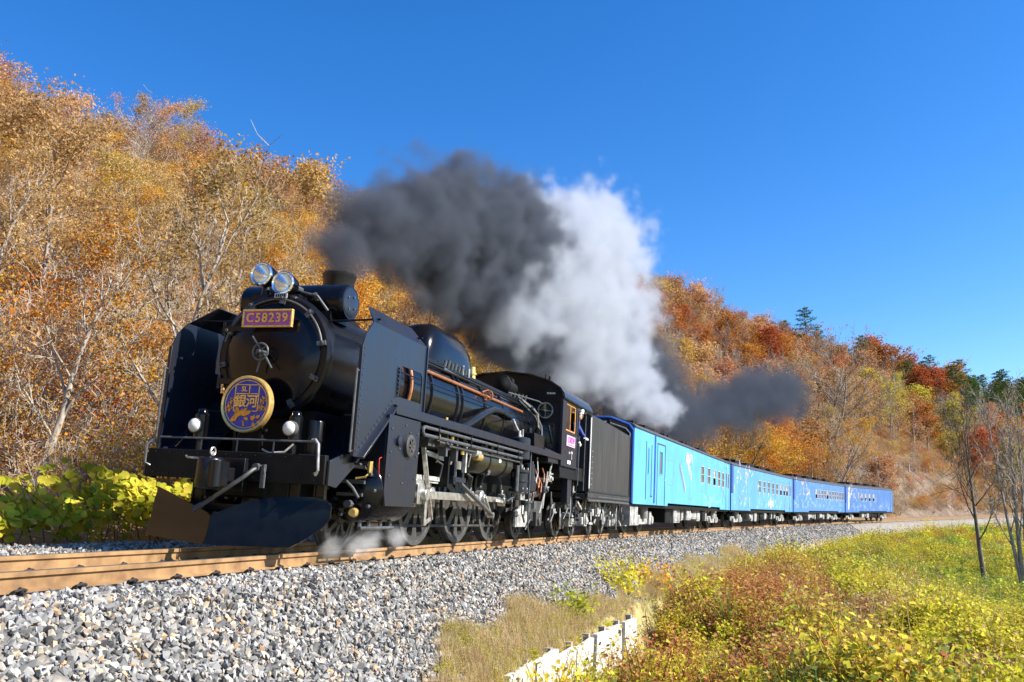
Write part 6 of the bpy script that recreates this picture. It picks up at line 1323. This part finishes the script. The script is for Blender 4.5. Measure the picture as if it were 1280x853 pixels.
for i in range(120):
    s_, y_ = g.uniform(-11, 3), -3.7-abs(g.normal(0, .3)); b = sy_xyz(s_, y_)-ko; tube_np(WV, WF, np.array([b, b+[g.normal(0, .2), .05, .4], b+[g.normal(0, .4), .1, .85]]), .012, .004, 4)
o = link('stems', mesh_np('stems', np.array(WV), np.array(WF), [M['bark_dark']]), kb); o['kind'] = 'stuff'

for o in bpy.data.objects:
    if o.parent and o.type == 'MESH' and o.name.split('.')[0] in ('pipe_clips', 'oil_cups', 'lubricator', 'pump_fittings', 'flower_ornament', 'sand_valves', 'turret_valves', 'cylinder_front_fittings', 'brass_valve', 'deflector_edging', 'drain_cocks', 'injector', 'casing_bolts', 'cover_bolts', 'heater_fittings', 'hose_cock', 'reverser_shaft', 'ladder_rungs', 'spring_hanger', 'bright_valve_stems', 'small_white_marking', 'tag_print', 'plate_small_line', 'injector_pipes', 'tank_edging', 'door_seam', 'cab_steps', 'roof_vent', 'nose_and_ears', 'eyes', 'main_frame', 'reach_rod', 'filler_hatch', 'lamp_post', 'cab_lamp_bracket', 'door_frame', 'panel_seam', 'lower_window_frame', 'headmark_bracket', 'plate_bracket', 'cab_window_frame', 'bird_ornament', 'headmark_frame', 'rivets', 'bright_steam_pipe', 'cab_edging', 'plough_hanger', 'coupler_lever', 'step_plate', 'feed_pump', 'cab_grab_rail', 'tender_grab_rail', 'tender_pipe'): o['kind'] = 'stuff'

# ------------------------------------------------------------------ smoke and steam: density fields on voxel grids
def smoke(name, blobs, dens, col, scale=.55, soft=.42, amp=1.15, warp=.7, res=.14, seed=0., aniso=.1, absorb=None, dlo=0.):
    pts = [(Vector((arc_pt(s, y).x, arc_pt(s, y).y+.0925*min(z, 6.), z)), r) for s, y, z, r in blobs]   # the canted engine carries its chimney towards the inside of the curve
    pad = .55; lo = [min(p[i]-r*(1+pad) for p, r in pts) for i in range(3)]; hi = [max(p[i]+r*(1+pad) for p, r in pts) for i in range(3)]
    m = bpy.data.materials.new(name); m.use_nodes = True; N, L = m.node_tree.nodes, m.node_tree.links; N.remove(N['Principled BSDF'])
    pv = N.new('ShaderNodeVolumePrincipled'); pv.inputs['Color'].default_value = (*col, 1); pv.inputs['Density'].default_value = dens; pv.inputs['Anisotropy'].default_value = aniso
    if absorb: pv.inputs['Absorption Color'].default_value = (*absorb, 1)
    L.new(pv.outputs[0], N['Material Output'].inputs['Volume'])
    me = bpy.data.meshes.new(name); o = bpy.data.objects.new(name, me); COL.objects.link(o); o['kind'] = 'stuff'; me.materials.append(m)
    ng = bpy.data.node_groups.new(name, 'GeometryNodeTree'); ng.interface.new_socket('Geometry', in_out='INPUT', socket_type='NodeSocketGeometry'); ng.interface.new_socket('Geometry', in_out='OUTPUT', socket_type='NodeSocketGeometry')
    N, L = ng.nodes, ng.links; go = N.new('NodeGroupOutput'); vc = N.new('GeometryNodeVolumeCube'); sm = N.new('GeometryNodeSetMaterial'); sm.inputs['Material'].default_value = m
    vc.inputs['Min'].default_value = lo; vc.inputs['Max'].default_value = hi
    for i, ax in enumerate('XYZ'): vc.inputs[f'Resolution {ax}'].default_value = max(8, min(420, int((hi[i]-lo[i])/res)))
    L.new(vc.outputs[0], sm.inputs[0]); L.new(sm.outputs[0], go.inputs[0])
    pos = N.new('GeometryNodeInputPosition')
    def noise(sc, det, off, fac=True):
        ad = N.new('ShaderNodeVectorMath'); ad.operation = 'ADD'; ad.inputs[1].default_value = (off, off*1.7, -off); L.new(pos.outputs[0], ad.inputs[0])
        n = N.new('ShaderNodeTexNoise'); n.inputs['Scale'].default_value = sc; n.inputs['Detail'].default_value = det; n.inputs['Roughness'].default_value = .58; L.new(ad.outputs[0], n.inputs['Vector'])
        return n.outputs[0] if fac else n.outputs[1]
    def math_(op, a, b=None, c=None):
        q = N.new('ShaderNodeMath'); q.operation = op
        for i, v in enumerate((a, b, c)):
            if v is None: continue
            if isinstance(v, (int, float)): q.inputs[i].default_value = v
            else: L.new(v, q.inputs[i])
        return q.outputs[0]
    wv = N.new('ShaderNodeVectorMath'); wv.operation = 'SUBTRACT'; L.new(noise(scale*.9, 2, seed+3, False), wv.inputs[0]); wv.inputs[1].default_value = (.5, .5, .5)
    ws = N.new('ShaderNodeVectorMath'); ws.operation = 'SCALE'; ws.inputs['Scale'].default_value = warp*2; L.new(wv.outputs[0], ws.inputs[0])
    pw = N.new('ShaderNodeVectorMath'); pw.operation = 'ADD'; L.new(pos.outputs[0], pw.inputs[0]); L.new(ws.outputs[0], pw.inputs[1])
    F = None
    for p, r in pts:
        d = N.new('ShaderNodeVectorMath'); d.operation = 'DISTANCE'; L.new(pw.outputs[0] if r > .6 else pos.outputs[0], d.inputs[0]); d.inputs[1].default_value = p
        f = math_('MULTIPLY_ADD', d.outputs['Value'], -1/r, 1.)
        F = f if F is None else math_('SMOOTH_MAX', F, f, .25)
    nz = math_('SUBTRACT', noise(scale*1.6, 6, seed), .5); v = math_('MULTIPLY_ADD', nz, amp*1.6, F)
    mr = N.new('ShaderNodeMapRange'); mr.interpolation_type = 'SMOOTHSTEP'; mr.inputs['From Min'].default_value = dlo; mr.inputs['From Max'].default_value = dlo+soft; L.new(v, mr.inputs[0])
    n2 = noise(scale*2.2, 4, seed+9); var = N.new('ShaderNodeMapRange'); var.inputs['From Min'].default_value = .32; var.inputs['From Max'].default_value = .68; var.inputs['To Min'].default_value = .35; var.inputs['To Max'].default_value = 1.4; L.new(n2, var.inputs[0])
    L.new(math_('MULTIPLY', mr.outputs[0], var.outputs[0]), vc.inputs['Density'])
    md = o.modifiers.new('smoke', 'NODES'); md.node_group = ng; return o
# (s behind the first driver, y, z, radius)
smoke('coal_smoke', [(-2.07, 0, 4.12, .36), (-1.9, -.05, 4.42, .58), (-1.5, -.05, 4.8, .74), (-.75, -.1, 5.15, .80), (.2, -.1, 5.5, .92), (1.2, -.1, 5.9, 1.15), (2.5, -.15, 6.3, 1.3), (3.9, -.2, 6.6, 1.35), (5.4, -.2, 7.0, 1.45), (7, -.2, 7.5, 1.4), (8.3, -.2, 7.2, 1.2), (.6, -.1, 4.9, .7), (2.0, -.1, 5.1, .95), (3.6, -.1, 5.4, 1.15), (5.2, -.2, 5.6, 1.2), (6.6, -.2, 6.1, 1.3), (5.2, -.4, 4.7, .85), (7, -.4, 4.8, .85), (8.6, -.5, 5.0, .9), (10.4, -.7, 5.1, .85), (9.6, -.5, 7.9, .9)],
    3.6, (.15, .17, .21), 1.0, .5, 1.5, .45, .075, 0., .20)
smoke('white_steam', [(4.6, .5, 4.8, .7), (5.6, .5, 5.1, .9), (6.6, .3, 5.8, 1.2), (7.6, .15, 6.6, 1.5), (9.2, .15, 7.7, 1.8), (11.0, .15, 8.2, 1.9), (13, .15, 8.9, 2.0), (14.8, .15, 9.2, 1.8), (9.8, .1, 6.2, 1.7), (11.8, .1, 6.8, 1.9), (14, .1, 7.3, 2.0), (16.2, .1, 7.4, 1.8), (11.5, .05, 5.2, 1.3), (14, .05, 5.7, 1.5), (16.5, .05, 5.9, 1.5), (19, 0, 5.7, 1.4), (21.5, 0, 5.4, 1.2), (24.5, -.1, 5.2, 1.0), (27, -.2, 5.4, .9)], 1.7, (.66, .70, .77), .95, .5, 1.6, .6, .10, 11., .26)
smoke('drifting_smoke', [(14, -1.8, 5.2, 1.4), (17, -1.8, 6.4, 1.9), (19, -1.8, 8.2, 1.9), (21, -1.6, 6.0, 2.2), (22, -1.6, 9.6, 1.6), (24, -1.6, 5.6, 1.9), (25, -1.3, 7.2, 2.3), (29, -1.4, 6.8, 2.4), (28, -1.8, 5.4, 1.9), (20, -1.2, 7.6, 1.9), (23, -1.4, 8.2, 2.2), (27, -1.5, 7.2, 2.3), (31, -1.6, 8.0, 2.6), (34, -1.8, 6.6, 2.2), (39, -2, 6.0, 2.1), (44, -2.2, 6.6, 2.2), (50, -2.4, 8.2, 2.6), (56, -2.8, 9.4, 3.0), (64, -3, 10.6, 3.4), (72, -3.2, 12, 3.4), (78, -3.4, 12.6, 3.0)], .8, (.10, .12, .16), .45, .8, 1.1, 1.2, .28, 23., .0)
smoke('cylinder_steam', [(-2.75, .95, .08, .20), (-2.45, 1.0, .10, .22), (-3.05, .8, .05, .18), (-1.75, 1.1, .14, .17)], 3.0, (.95, .95, .96), 2.4, .5, 1.1, .2, .045, 5., .1)
